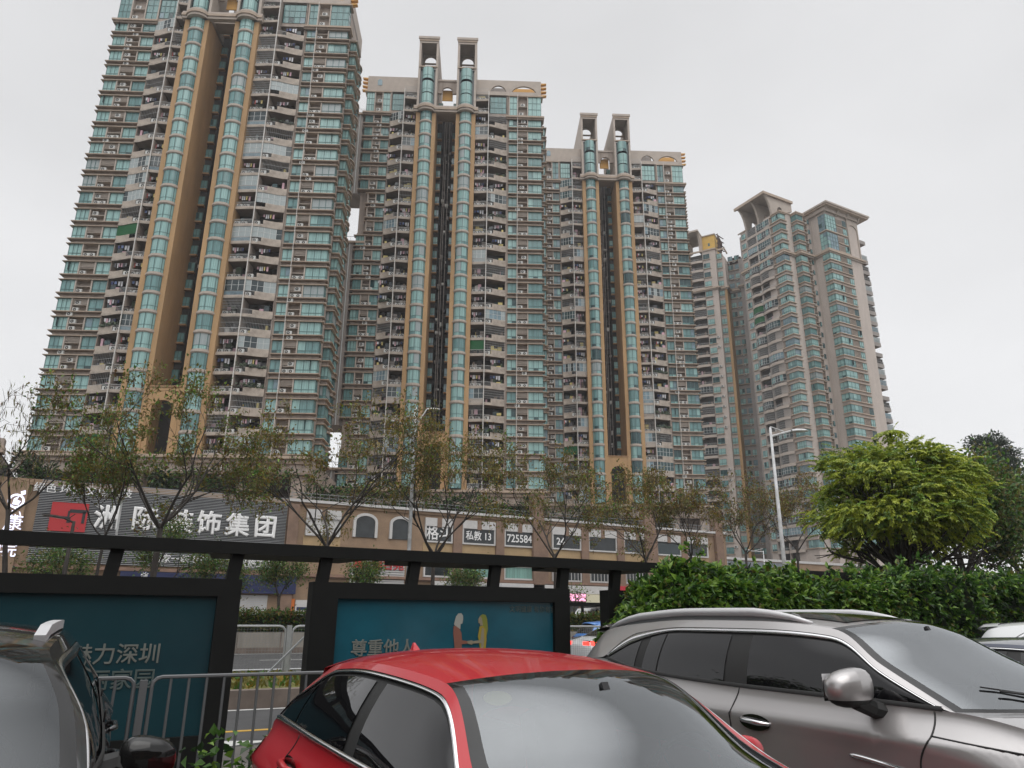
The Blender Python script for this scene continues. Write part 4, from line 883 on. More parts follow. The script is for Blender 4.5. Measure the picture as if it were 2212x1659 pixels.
for k, (a, b) in enumerate(cols[1:]):
    g = shop_window(a, b, 6.3, 7.6, 'curtain' if k in (2, 1) else 'glass_shop', False)
    if k > 2:
        for i in range(9): g.box(a+(b-a)*i/8-.03, a+(b-a)*i/8+.03, -.4, -.36, 6.1, 7.5, 'shop_white')
    g.build('lower_window', root)
for i in range(len(cols)-1):      # pink piers between the windows
    if i == 0: continue
    a = cols[i][1]+.3; b = cols[i+1][0]-.3
    g = G(); m = (a+b)/2; g.box(m-.55, m+.55, -.4, 0, 6.05, 12.9, 'tile_pink'); g.build('pier', root)
for s, i, size in (('格斗', 1, 1.7), ('私教 13', 2, 1.15), ('725584', 3, 1.3)):
    a, b = cols[i]; text('window_lettering', s, size, 'letter_white', root, face_y((a+b)/2, -.13, 10.95), .01, .015, 'CENTER', .9)
a, b = cols[4]; text('window_lettering', '24', 1.2, 'letter_white', root, face_y(a+1.1, -.13, 10.95), .01, .02)
# shops on the ground floor
g = G(); g.box(16.4, 30, -.04, .02, 0, 4.4, 'tile'); g.box(30, 78, -.06, .0, .3, 3.6, 'glass_shop')
for i in range(18): g.box(31+i*2.7, 31.7+i*2.7, -.12, 0, 0, 4.4, 'tile_pink' if i % 3 else 'shop_white')
g.box(33, 47, -.5, 0, 4.4, 5.7, 'shop_white'); g.box(41.5, 66, -.55, -.5, 4.7, 5.65, 'shop_white')
for z in np.arange(4.5, 5.6, .22): g.box(34, 44, -.56, -.5, z, z+.1, 'shutter')
g.build('shopfront', root)
g = G(); g.box(px(1012+16, 1280), px(1040, 1280), -.1, 0, 0, 3, 'glass_shop'); g.build('door', root)
# upper left terrace parapet rail
g = G()
for i in range(60): g.box(16.5+i, 16.55+i, -.2, -.15, 13.65, 14.4, 'galv_dark')
g.box(16.4, 77, -.2, -.15, 14.36, 14.42, 'galv_dark'); g.box(16.4, 77, -.2, -.15, 14.0, 14.04, 'galv_dark'); g.build('railing', root)
# lower annexe continuing to the right
root = thing('podium_annexe', 'lower tan shop block with a white band, right of the long podium', 'shop building', (78, 92, 0))
g = G(); g.box(.2, 95, 0, 20, 0, 11.2, 'tile'); g.box(.2, 95, -.2, 20, 11.2, 11.6, 'shop_white'); g.build('wall', root)
g = G(); g.box(.2, 95, -.5, 0, 5.2, 6.1, 'shop_white'); g.build('white_band', root)
g = G(); g.box(6, 26, -.3, 0, 6.3, 11.0, 'metal_panel') if 'metal_panel' in MATS else g.box(6, 26, -.3, 0, 6.3, 11.0, 'gdark')
for i in range(8): g.box(6+i*2.7, 6.1+i*2.7, -.36, -.3, 6.3, 11, 'slat')
for z in (7.8, 9.4): g.box(6, 26, -.36, -.3, z, z+.1, 'slat')
g.build('metal_cladding', root)
for i in range(16):
    g = G(); x = 30+i*4; g.box(x, x+2.2, -.1, .02, 1, 4.6, 'glass_shop'); g.box(x+2.4, x+3.4, -.2, 0, 0, 5.2, 'tile_pink'); g.build('window', root)
# left wing with teal glass
root = thing('glass_annexe', 'dark teal glass-fronted building at the left edge, beige roof band', 'shop building', (-9.6, 79, 0))
g = G(); g.box(-50, 0, 0, 40, 0, 15.6, 'glass_teal'); g.box(-2.4, .0, -.2, 1, 0, 13.4, 'tile'); g.build('wall', root)
g = G(); g.box(-50, .2, -.6, 1, 15.6, 16.2, 'ledge'); g.box(-50, .1, -.35, 1, 16.2, 16.9, 'wall'); g.build('roof_band', root)
for i in range(14):
    g = G(); g.box(-48+i*3.4, -47.9+i*3.4, -.1, 0, 0, 15.5, 'frame'); g.build('mullion', root)
# signs
def sign_root(name, label, x, y=YP): return thing(name, label, 'sign', (x, y, 0))
root = sign_root('slatted_sign', 'huge grey slatted sign board with white lettering and red square logo', 5.2)
g = G(); g.box(-11.3, 11.0, -.12, -.0, 8.9, 13.75, 'slat_dark')
for i in range(31): g.box(-11.3, 11.0, -.26, -.12, 8.95+i*.155, 9.0+i*.155, 'slat')
g.build('board', root)
def onS(x, y, Y): v = at_y(x, y, Y); return v.x, v.z
for ch, x, y in (('洲', 232, 1121), ('际', 312, 1124), ('装', 389, 1130), ('饰', 451, 1133), ('集', 513, 1138), ('团', 573, 1141)):
    X, Z = onS(x, y, YP-.3); text('sign_letter', ch, 2.35, 'letter_white', root, face_y(X-5.2, -.32, Z), .06, .03)
X, Z = onS(182, 1061, YP-.3); text('small_lettering', '绿色 环保 文化 科技', .92, 'letter_white', root, face_y(X-5.2, -.3, Z), .03, .01)
g = G(); q = [onS(x, y, YP-.35) for x, y in ((114, 1084), (194, 1086), (183, 1150), (103, 1148))]; x0, x1, z0, z1 = q[0][0]-5.2, q[1][0]-5.2, q[2][1], q[0][1]
g.box(x0, x1, -.4, -.26, z0, z1, 'logo_red'); w = x1-x0; h = z1-z0
for a, b, c, d in ((.12, .45, .46, .52), (.46, .46, .52, .72), (.5, .66, .96, .78), (.86, .30, .94, .70), (.46, .3, .56, .47)): g.box(x0+w*a, x0+w*c, -.43, -.4, z0+h*min(b, d), z0+h*max(b, d), 'slat_dark')
g.build('logo', root)
root = sign_root('slatted_sign', 'narrow slatted strip with small white lettering below the huge sign board', 5.2)
g = G(); g.box(-11.3, 11.0, -.12, 0, 6.25, 8.45, 'slat_dark')
for i in range(13): g.box(-11.3, 11.0, -.26, -.12, 6.3+i*.165, 6.36+i*.165, 'slat')
g.build('board', root)
X, Z = onS(410, 1210, YP-.3); text('small_lettering', '国家一级专饰甲级', .85, 'letter_white', root, face_y(X-5.2, -.3, Z), .03, .01)
X, Z = onS(553, 1219, YP-.3); text('small_lettering', '一级施工企业', .85, 'letter_white', root, face_y(X-5.2, -.3, Z), .03, .01)
root = sign_root('shop_sign', 'deep blue blank shop fascia over the white roller shutter', 10.5)
g = G(); g.box(-9, 7.2, -.7, 0, 3.95, 5.7, 'blue_sign'); g.build('board', root); text('lettering', '信息', .7, 'letter_white', root, face_y(-6.6, -.72, 5.3), .02, .01)
root = thing('roller_shutter', 'white roller shutter closed below the blue shop fascia', 'shutter', (13.2, YP, 0))
g = G(); g.box(-1.9, 1.9, -.1, 0, 0, 3.8, 'shutter')
for i in range(19): g.box(-1.9, 1.9, -.14, -.1, .1+i*.195, .22+i*.195, 'shop_white')
g.box(-.04, .04, -.16, -.1, 0, 3.8, 'shop_white'); g.build('slats', root)
root = sign_root('poster_stand', 'small white and blue notice beside an orange strip at the shop door', px(652, 1312))
g = G(); g.box(-.75, .75, -.3, -.1, .6, 3.4, 'shop_white'); g.box(-.75, .75, -.32, -.3, .6, 1.3, 'blue_sign'); g.box(-.6, .6, -.32, -.3, 2.4, 2.7, 'blue_sign'); g.build('notice', root); g = G(); g.box(-1.35, -.85, -.3, -.1, .4, 3.5, 'orange'); g.build('strip', root) if 'orange' in MATS else None
root = sign_root('shop_sign', 'white slatted board with red lettering and red flame logo under the arches', px(814, 1230))
v0 = onS(757, 1206, YP)[0]-root.location.x; v1 = onS(873, 1206, YP)[0]-root.location.x
g = G(); g.box(v0, v1, -.2, -.05, 5.2, 8.2, 'shutter')
for i in range(12): g.box(v0, v1, -.36, -.2, 5.25+i*.25, 5.4+i*.25, 'shop_white')
g.build('board', root)
X, Z = onS(826, 1221, YP-.4); text('lettering', '天健名苑', 1.25, 'logo_red', root, face_y(X-root.location.x, -.4, Z), .04, .02)
X, Z = onS(773, 1214, YP-.4); g = G(); c = X-root.location.x; g.ext_xz([(c-.7, Z-.6), (c-.3, Z+.1), (c-.45, Z+.7), (c, Z+.35), (c+.5, Z+.8), (c+.45, Z+.1), (c+.7, Z-.5)], -.42, -.36, 'logo_red'); g.build('logo', root)
root = sign_root('shop_sign', 'red shop fascia with small white lettering beside the hedge', px(1375, 1270))
g = G(); g.box(-3.3, 5, -.8, -.05, 4.3, 5.75, 'red_sign'); g.build('board', root); text('lettering', '乐家', .85, 'letter_white', root, face_y(.6, -.83, 5.0), .02, .012)
root = sign_root('shop_sign', 'cream shop board reading CO in dark capitals', px(1300, 1293))
g = G(); g.box(-2.9, 4, -.7, -.05, 3.3, 4.65, 'cream'); g.build('board', root); text('lettering', 'CO', 1.0, 'slat_dark', root, face_y(.6, -.72, 4.0), .02, .015)
root = thing('pink_screen', 'glowing pink shop screen seen past the bus shelter post', 'screen', (px(1243, 1300), YP, 0))
g = G(); g.box(-2.6, 1.1, -.8, -.6, 3.75, 4.75, 'slat_dark'); g.build('case', root); g = G(); g.box(-2.5, 1.0, -.83, -.8, 3.82, 4.68, 'pink_screen'); g.build('display', root)
root = thing('led_sign', 'vertical white glowing logo and characters at the left edge', 'sign', (-8.2, YP-.6, 0))
X, Z = onS(35, 1082, YP-.7); X += 8.2; g = G()
for i in range(20):
    a0, a1 = 2*math.pi*i/20, 2*math.pi*(i+1)/20; g.ext_xz([(X+.64*math.cos(a0), Z+.64*math.sin(a0)), (X+.64*math.cos(a1), Z+.64*math.sin(a1)), (X+.47*math.cos(a1), Z+.47*math.sin(a1)), (X+.47*math.cos(a0), Z+.47*math.sin(a0))], -.15, 0, 'led')
g.ext_xz([(X-.25, Z-.3), (X+.2, Z-.35), (X+.35, Z), (X+.05, Z+.1), (X+.15, Z+.45), (X-.2, Z+.2)], -.15, 0, 'led'); g.ext_xz([(X+.3, Z+.55), (X+.6, Z+.65), (X+.55, Z+1.0), (X+.2, Z+.85)], -.15, 0, 'led'); g.build('logo', root)
for ch, x, y, s in (('心', 31, 1110, 1.15), ('康', 28, 1131, 1.5), ('院', 15, 1188, 1.5)):
    X, Z = onS(x, y, YP-.7); text('glowing_letter', ch, s, 'led', root, face_y(X+8.2, -.05, Z), .05, .0)
g = G(); g.box(-.9, 1.2, -.02, .3, 2.0, 13.2, 'tile'); g.build('backing', root)
# ---------------------------------------------------------------- trees
def plant_core(seed, H, fork, spread, limbs=4, levels=4, r0=.16, wob=.12, lean=(0, 0), droop=0., kids=(2, 3)):
    """returns G with the wood and the list of twig points (position, direction)"""
    rg = random.Random(seed); g = G(); twigs = []
    def limb(p, d, L, r, lv):
        n = 4; pts = [p]; rad = [r]; dd = d.copy()
        for i in range(n):
            dd = (dd+Vector((rg.gauss(0, wob), rg.gauss(0, wob), rg.gauss(0, wob)*.6+(.05 if lv < 3 else -droop)))).normalized()
            pts.append(pts[-1]+dd*(L/n)); rad.append(r*(1-.42*(i+1)/n))
        g.tube(pts, rad, 'bark', 7 if lv < 2 else (5 if lv < 3 else 3), cap=False)
        if lv >= levels:
            for i in range(1, n+1): twigs.append((pts[i], dd.copy()))
            return
        for i in range(rg.randint(*kids)+(1 if lv == 1 else 0)):
            t = rg.uniform(.45, 1.) if i else 1.0
            k = min(n-1, int(t*n)); q = pts[k].lerp(pts[min(n, k+1)], t*n-k if k < n else 0)
            a = rg.uniform(0, 2*math.pi); u = dd.orthogonal().normalized(); w = dd.cross(u)
            nd = (dd+(u*math.cos(a)+w*math.sin(a))*rg.uniform(.45, .95)).normalized()
            limb(q, nd, L*rg.uniform(.58, .8), max(.009, r*.5), lv+1)
    p0 = Vector((0, 0, 0)); pts = [p0+Vector((lean[0]*t+rg.gauss(0, .04), lean[1]*t+rg.gauss(0, .04), fork*t)) for t in (0, .35, .7, 1)]; pts[0] = p0
    g.tube(pts, [r0*1.25, r0*1.05, r0*.95, r0*.85], 'bark', 8)
    L = (H-fork)*.42
    for i in range(limbs):
        a = 2*math.pi*i/limbs+rg.uniform(-.4, .4); s = spread*rg.uniform(.7, 1.15)
        d = Vector((math.cos(a)*s, math.sin(a)*s, 1)).normalized(); limb(pts[-1]-Vector((0, 0, rg.uniform(0, .25)*fork*.3)), d, L*rg.uniform(.85, 1.15), r0*.55, 1)
    return g, twigs
def crown(name, twigs, n, size, mats, wts, seed, parent, spread=.3, droop=0., pods=0, up=.2, keep=None):
    rg = np.random.default_rng(seed); T = np.array([t[0] for t in twigs]); D0 = np.array([t[1] for t in twigs])
    i = rg.integers(0, len(T), n); P = T[i]+rg.normal(0, spread, (n, 3)); D = D0[i]*.5+rg.normal(0, .6, (n, 3))+np.array([0, 0, up-droop])
    rgl = np.random.default_rng(seed+1); V, F = leaf_quads(P, D, size, rgl); mi = np.repeat(rg.choice(len(mats), n, p=np.array(wts)/sum(wts)), 2); mats = list(mats)
    if pods:
        i = rg.integers(0, len(T), pods); P = T[i]+rg.normal(0, spread*.6, (pods, 3)); D = np.array([0, 0, -1.])+rg.normal(0, .22, (pods, 3)); V2, F2 = leaf_quads(P, D, .34, rgl, width=.13)
        F = np.concatenate([F, F2+len(V)]); V = np.concatenate([V, V2]); mi = np.concatenate([mi, np.repeat(rg.choice([len(mats), len(mats)+1], pods, p=[.65, .35]), 2)]); mats += ['pod', 'leaf_brown']
    return link(name, np_mesh(name, V, F, mi, mats), parent)
def tree_at(xb, Y, ytop, fork_y, label, seed, spread, n, pods=0, mats=('leaf_olive', 'leaf_yellow', 'leaf_mid', 'leaf_brown', 'leaf_fresh'), wts=(5, 2.2, 2, 1.6, 1), size=.17, zb=.8, group='podded street trees along the planter', name='street_tree', limbs=4, levels=4, r0=.15, sp=.3, xtop=None, lean=(0, 0), kids=(2, 3)):
    if name == 'street_tree': n = int(n*1.5); size *= 1.12; sp = .19; pods = int(pods*1.7); wts = (wts[0], wts[1]*1.5, wts[2]*.6, wts[3]*1.3, wts[4]); spread *= 1.3; r0 *= .72; levels = levels+(1 if levels == 4 else 0)
    b = at_y(xb, 1330, Y); H = at_y(xtop or xb, ytop, Y).z-zb; fk = at_y(xb, fork_y, Y).z-zb
    root = thing(name, label, 'tree', (b.x, Y, zb), 0, group)
    g, tw = plant_core(seed, H, fk, spread, limbs, levels, r0, lean=lean, kids=kids)
    top = max(t[0].z for t in tw); k = H/top            # fit the crown height to the tree's
    g.v = [(x, y, z if z <= fk else fk+(z-fk)*(H-fk)/(top-fk)) for x, y, z in g.v]; tw = [(Vector((p.x, p.y, p.z if p.z <= fk else fk+(p.z-fk)*(H-fk)/(top-fk))), d) for p, d in tw]
    g.smooth = True; g.build('trunk', root); crown('crown', tw, n, size, mats, wts, seed+5, root, sp, pods=pods)
    return root
YT = 39.9
tree_at(8, YT, 840, 1100, 'bare leaning tree with hanging brown pods at the left edge', 41, .75, 40, 420, wts=(2, 1, .6, 4, .3), lean=(-.6, 0))
tree_at(318, YT, 800, 1130, 'widest spreading podded tree, in front of the big slatted sign', 42, .85, 3400, 900, limbs=5, r0=.2, wts=(5, 1.2, 3, 1, 1.6))
tree_at(196, YT, 930, 1150, 'thin podded tree left of the widest one, before the red logo', 47, .7, 1500, 400, levels=3, r0=.1, wts=(4, 1, 4, .8, 1.6))
tree_at(697, YT, 858, 1175, 'podded tree with yellowing leaves right of the slatted sign', 43, .8, 3000, 900, limbs=5, r0=.17, wts=(5, 3.4, 2, 1.2, .6))
tree_at(932, YT, 895, 1195, 'podded tree standing just right of the white lamp post', 44, .7, 2600, 800, limbs=5, r0=.17, wts=(5, 2.6, 2, 1, .8))
tree_at(1200, YT, 950, 1200, 'podded tree before the window reading 24', 45, .75, 2100, 600, r0=.15)
tree_at(1402, YT, 1005, 1205, 'podded tree rising behind the left end of the leafy hedge', 46, .75, 2600, 500, r0=.15, wts=(5, 3, 2, 1.8, .6))
tree_at(1500, YT, 1030, 1200, 'brownish podded tree right of the podium corner', 48, .7, 1800, 400, r0=.13, wts=(4, 2, 1, 3, .3))
tree_at(1622, YT, 1010, 1190, 'brownish podded tree left of the tall right lamp post', 49, .75, 1700, 500, r0=.13, wts=(4, 2, 1, 3.4, .3))
tree_at(1738, YT, 1010, 1180, 'brownish podded tree between the lamp post and the lime tree', 50, .7, 1500, 500, r0=.13, wts=(4, 2, 1, 3.4, .3))
# small leafy trees on the far pavement
for i, (x, yt, lab) in enumerate(((330, 1125, 'small dense green tree right behind the widest podded tree'), (600, 1208, 'small two-stemmed tree before the blue fascia and roller shutter'), (790, 1208, 'small green tree under the white slatted board'), (1010, 1228, 'small green tree below the combat-gym windows'), (1240, 1262, 'tiny bare-stemmed tree before the pink screen'), (120, 1175, 'small yellow-green tree at the far left behind the shelter'), (460, 1190, 'small olive tree before the narrow slatted strip'))):
    tree_at(x, 52, yt, 1290 if i != 4 else 1310, lab, 80+i, .75, 2600 if i not in (4,) else 250, 0, ('leaf_olive', 'leaf_mid', 'leaf_fresh', 'leaf_deep'), (4, 4, 1, 2), .19, 0, 'small trees on the far pavement', 'small_tree', 3, 3, .1, .38)
# lime-green tree with drooping compound leaves
def frond_tree(x, Y, yc, label, seed, rx, rz, n, mats, wts):
    c = at_y(x, yc, Y); root = thing('lime_tree', label, 'tree', (c.x, Y, 0)); rg = np.random.default_rng(seed)
    cz = c.z
    g, tw = plant_core(seed, cz+rz*.75, cz-rz*1.25, 1.0, 6, 3, .17, kids=(2, 3)); g.smooth = True
    # sampled on an uneven dome made of several overlapping clumps
    nc = 80; a = rg.uniform(0, 2*np.pi, nc); e = np.arcsin(rg.uniform(-.85, .98, nc)); rr = rg.uniform(.6, .93, nc)
    C = np.stack([np.cos(a)*np.cos(e)*rx*rr, np.sin(a)*np.cos(e)*rx*rr, cz+np.sin(e)*rz*rr], 1); cr_ = rg.uniform(.2, .34, nc)*rx
    k = rg.integers(0, nc, n); d = rg.normal(size=(n, 3)); d[:, 2] = np.abs(d[:, 2])*1.0-.35; d /= np.linalg.norm(d, axis=1, keepdims=True)
    P = C[k]+d*(cr_[k]*rg.uniform(.75, 1.03, n))[:, None]*np.array([1, 1, .72])
    out = P-np.array([0, 0, cz-rz*.4]); out[:, 2] *= .3; out /= np.linalg.norm(out, axis=1, keepdims=True); out += rg.normal(0, .5, (n, 3))
    m = 9; VV = []; DD = []; idx = rg.choice(len(mats), n, p=np.array(wts)/sum(wts)); MI = []
    L = rg.uniform(.3, .52, n)
    side = np.cross(out, np.array([0, 0, 1.])); side /= np.linalg.norm(side, axis=1, keepdims=True)
    for j in range(m):
        t = (j+.6)/m; base = P+out*(L*t*.8)[:, None]+np.array([0, 0, 1])*(L*(.28*t-.62*t*t))[:, None]
        for s in (-1, 1):
            VV.append(base); DD.append(side*s*.8+out*.45+np.array([0, 0, -.55])); MI.append(idx)
    VV = np.concatenate(VV); DD = np.concatenate(DD); MI = np.concatenate(MI)
    V, F = leaf_quads(VV, DD, .115, np.random.default_rng(seed+2), width=.62)
    link('crown', np_mesh('crown', V, F, np.repeat(MI, 2), mats), root)
    for i in range(nc): 
        p0 = Vector((0, 0, cz-rz*1.0)); p1 = Vector(C[i]); md = (p0+p1)/2+Vector((0, 0, -.2)); g.tube([p0, md, p1], [.07, .045, .02], 'bark', 5, cap=False)
    g.m = ['bark_dark']*len(g.m); g.build('trunk', root)
    return root
frond_tree(1928, 17.4, 1094, 'round lime-green tree with drooping compound leaves at the right', 61, 2.85, 2.3, 5200, ['leaf_lime', 'leaf_lime2', 'leaf_lime3', 'leaf_fresh'], [4.5, 4, 2, .5])
b = at_y(1905, 925, 17.4)
root = thing('lime_shoot', 'single tuft of lime leaves sticking up above the round tree', 'shoot', (b.x, b.y-.3, b.z-1.1))
g = G(); g.tube([(0, 0, 0), (.02, 0, .55), (0, 0, .95)], .018, 'bark_dark', 5); g.build('stem', root)
rg = np.random.default_rng(3); n = 190; a = rg.uniform(0, 6.28, n); t = rg.uniform(0, .6, n); P = np.stack([np.cos(a)*t, np.sin(a)*t, .9+.25*t-.9*t*t], 1); D = np.stack([np.cos(a+1), np.sin(a+1), np.full(n, -.6)], 1)
leafy('leaves', P, D, .2, ['leaf_lime', 'leaf_lime2'], [1, 1], 4, root, width=.4)
tree_at(2105, 24, 1010, 1235, 'bushy olive-green tree filling the right edge behind the lime tree', 62, 1.0, 22000, 0, ('leaf_mid', 'leaf_olive', 'leaf_deep', 'leaf_fresh'), (4, 4, 2, 1.5), .27, .3, None, 'bushy_tree', 6, 4, .2, .5, xtop=2105)
tree_at(2225, 30, 1040, 1235, 'second bushy olive tree cut by the right edge of the picture', 63, 1.0, 26000, 0, ('leaf_mid', 'leaf_olive', 'leaf_deep'), (4, 4, 2), .29, .3, None, 'bushy_tree', 6, 4, .2, .55)
def dark_tree(x, Y, ytop, ybase, w, label, seed, n):
    b = at_y(x, 1330, Y); root = thing('dark_tree', label, 'tree', (b.x, Y, 0)); rg = np.random.default_rng(seed)
    z1 = at_y(x, ytop, Y).z; z0 = at_y(x, ybase, Y).z; nc = 34
    C = np.stack([rg.normal(0, w*.42, nc), rg.normal(0, w*.4, nc), rg.uniform(z0, z1*.96, nc)], 1); f = 1-((C[:, 2]-z0)/(z1-z0))**2*.75; C[:, :2] *= f[:, None]
    k = rg.integers(0, nc, n); d = rg.normal(size=(n, 3)); d /= np.linalg.norm(d, axis=1, keepdims=True); P = C[k]+d*w*.2*rg.uniform(.3, 1, n)[:, None]; D = d+rg.normal(0, .5, (n, 3))
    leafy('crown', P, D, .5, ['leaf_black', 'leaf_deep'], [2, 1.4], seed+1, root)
    g = G(); g.tube([(0, 0, 0), (.1, 0, z0*.6), (0, 0, z1*.85)], [.4, .32, .08], 'bark_dark', 8)
    for i in range(nc): g.tube([(0, 0, z0*.8+.2*i/nc), tuple(C[i])], [.1, .03], 'bark_dark', 4, cap=False)
    g.build('trunk', root)
dark_tree(2215, 70, 950, 1150, 8.5, 'tall dark evergreen tree against the sky at the right edge', 64, 16000)
# ---------------------------------------------------------------- hedges behind the parked cars
HM = ['leaf_mid', 'leaf_deep', 'leaf_fresh', 'leaf_olive']; HW = [4.5, 1.5, 3.4, .6]
X0 = at_y(1398, 1330, 7.5).x; X1 = at_y(1690, 1330, 7.7).x; X2 = at_y(1975, 1330, 7.7).x
hedge('leafy_hedge', 'tallest leafy hedge clump at the end of the bus shelter', 'hedge', X0, X1+.1, 7.55, 8.75, at_y(1560, 1262, 7.9).z, .1, 19000, .112, HM, HW, 91, .26, 'leafy hedges behind the parked cars', 1.0, 7)
hedge('leafy_hedge', 'leafy hedge clump below the lime tree, behind the taupe car', 'hedge', X1+.1, X2, 7.7, 9.0, at_y(1820, 1270, 8.2).z, .1, 18000, .112, HM, HW, 92, .22, 'leafy hedges behind the parked cars', 0., 7)
hedge('leafy_hedge', 'darkest leafy hedge clump at the right edge behind the white car', 'hedge', X2, X2+9, 8.3, 9.8, at_y(2090, 1252, 9.0).z, .1, 20000, .118, HM, [4, 3.2, 1.8, .4], 93, .2, 'leafy hedges behind the parked cars', 0., 6)
# weeds at the foot of the railing
root = thing('roadside_weed', 'leafy weeds growing through the foot of the near railing', 'weed', (1.45, 6.72, 0)); rg = np.random.default_rng(8); n = 420
P = np.stack([rg.normal(0, .34, n), rg.normal(0, .12, n), rg.uniform(.05, .72, n)], 1); D = np.stack([rg.normal(0, .7, n), rg.normal(-.3, .6, n), .4+rg.normal(0, .4, n)], 1)
leafy('leaves', P, D, .085, ['leaf_mid', 'leaf_fresh', 'leaf_deep'], [3, 2, 2], 9, root, width=.75)
g = G()
for i in range(14): g.tube([(rg.normal(0, .2), rg.normal(0, .08), 0), (rg.normal(0, .25), rg.normal(0, .1), rg.uniform(.3, .65))], .006, 'leaf_deep', 4)
g.build('stem', root)
# ---------------------------------------------------------------- planting on the podium terrace
terr = ((60, 'shrub bed above the glowing sign'), (150, 'dense shrub above the red square logo'), (250, 'dark shrub above the first big white character'), (345, 'dark shrub above the middle of the slatted sign'), (440, 'dark shrub above the fourth big white character'), (560, 'leafy shrub above the last big white character'), (665, 'dark shrub above the white-panelled window'), (755, 'dark shrub above the left arched window'), (850, 'dark shrub above the right arched window'), (960, 'bushy shrub above the gym window left of the phone number'), (1020, 'palm-like shrub above the second gym window'), (1085, 'broad fern-like shrub above the phone number window'), (1135, 'upright shrub beside the tall pink pilaster'), (1250, 'low shrub above the window reading 24'), (1330, 'dark shrub right of the 24 window on the terrace'), (1440, 'dark shrub near the right end of the podium'))
for i, (x, lab) in enumerate(terr):
    rg = np.random.default_rng(200+i); v = at_y(x, 1100, 81.3); h = rg.uniform(2.2, 4.2); w = rg.uniform(1.6, 2.6)
    root = thing('terrace_shrub', lab, 'shrub', (v.x, 81.8, 13.1 if x > 90 else 13.2)); n = 520; k = rg.integers(0, 7, n); C = np.stack([rg.normal(0, w*.55, 7), rg.normal(0, .5, 7), rg.uniform(.5, h*.8, 7)], 1)
    d = rg.normal(size=(n, 3)); P = C[k]+d*.5; leafy('leaves', P, d+np.array([0, -.3, .1]), .55, ['leaf_deep', 'leaf_mid', 'leaf_black', 'leaf_olive'], [4, 2, 3, .7], 300+i, root, width=.4)
    g = G()
    for j in range(5): g.tube([(j*.2-.4, 0, 0), tuple(C[j])], [.06, .02], 'bark_dark', 4)
    g.build('stem', root)
# ---------------------------------------------------------------- lamp posts
mat('lamp_white', (.62, .63, .64), .45, var=.35, scale=3, col2=(.40, .40, .40)); mat('lens', (.45, .46, .48), .3)
def lamp(name, label, xb, yb, xt, yt, Y, arms, r=.1, zb=0., m='lamp_white'):
    b = at_y(xb, 1330, Y); t = at_y(xt, yt, Y); H = t.z
    root = thing(name, label, 'lamp post', (b.x, Y, zb)); g = G()
    g.tube([(0, 0, 0), (0, 0, .5)], r*1.5, m, 10); g.tube([(0, 0, 0), (0, 0, (H-zb)*.5), (0, 0, H-zb)], [r, r*.8, r*.5], m, 10); g.smooth = True; g.build('pole', root)
    for (ax, ay, hx, hy) in arms:      # arm root and head in the photograph's own pixels, at the post's distance
        p = at_y(ax, ay, Y); q = at_y(hx, hy, Y); a = Vector((0, 0, p.z-zb)); e = Vector((q.x-b.x, 0, q.z-zb)); d = (e-a).normalized()
        g = G(); g.tube([a, a.lerp(e, .5), e], [.045, .04, .035], m, 6); g.tube([a+Vector((0, 0, .35)), a.lerp(e, .75)], .02, m, 5); g.build('arm', root)
        s = 1 if d.x > 0 else -1; g = G(); hd = Vector((s*.97, 0, .12)); hs = Vector((0, 1, 0)); L = .85; up = hs.cross(hd)*-1
        sec = [(0, .07, .05), (.25, .15, .07), (.65, .16, .06), (.85, .09, .02)]
        P = [[e+hd*x+hs*w_-up*0+Vector((0, 0, hh)) for w_, hh in ((-w, 0), (-w*.6, h), (w*.6, h), (w, 0), (w*.8, -.03), (-w*.8, -.03), (-w, 0))] for x, w, h in sec]
        g.grid(P, lambda i, j: 'lens' if j == 4 else m); g.build('lamp_head', root)
    return root
lamp('street_lamp', 'white double-armed street lamp before the middle tower', 877, 1250, 898, 880, 39.6, ((898, 925, 922, 884), (897, 921, 872, 917)), .13)
lamp('street_lamp', 'tall white street lamp in front of the corner tower', 1706, 1230, 1672, 925, 17.6, ((1679, 945, 1708, 931),), .085)
lamp('street_lamp', 'thin white lamp post crossing the big slatted sign', 222, 1240, 244, 1070, 44, ((243, 1080, 247, 1072),), .09)
lamp('dark_post', 'dark leaning-looking post in front of the red square logo', 122, 1240, 143, 1125, 36, ((142, 1128, 140, 1120),), .12, 0, 'bark_dark')
lamp('street_lamp', 'small distant white lamp post left of the tall one', 1662, 1235, 1650, 1190, 60, ((1651, 1192, 1622, 1190),), .1)
# bus shelter and van on the far side
root = thing('far_shelter', 'black bus shelter on the far pavement beyond the clipped hedge', 'bus shelter', (at_y(1256, 1295, 44).x, 44, 0))
g = G(); g.box(-5, 4.4, -.1, 1.6, 2.5, 2.75, 'shelter'); g.build('roof_beam', root)
for x in (-4.6, -3, -1.4, .2, 1.9, 3.6): g = G(); g.bar((x, 0, 0), (x-.15, 0, 2.5), .16, .14, 'shelter'); g.build('post', root)
g = G(); g.box(-4, 3, -.08, .1, .5, 1.4, 'shelter'); g.build('bench_panel', root)
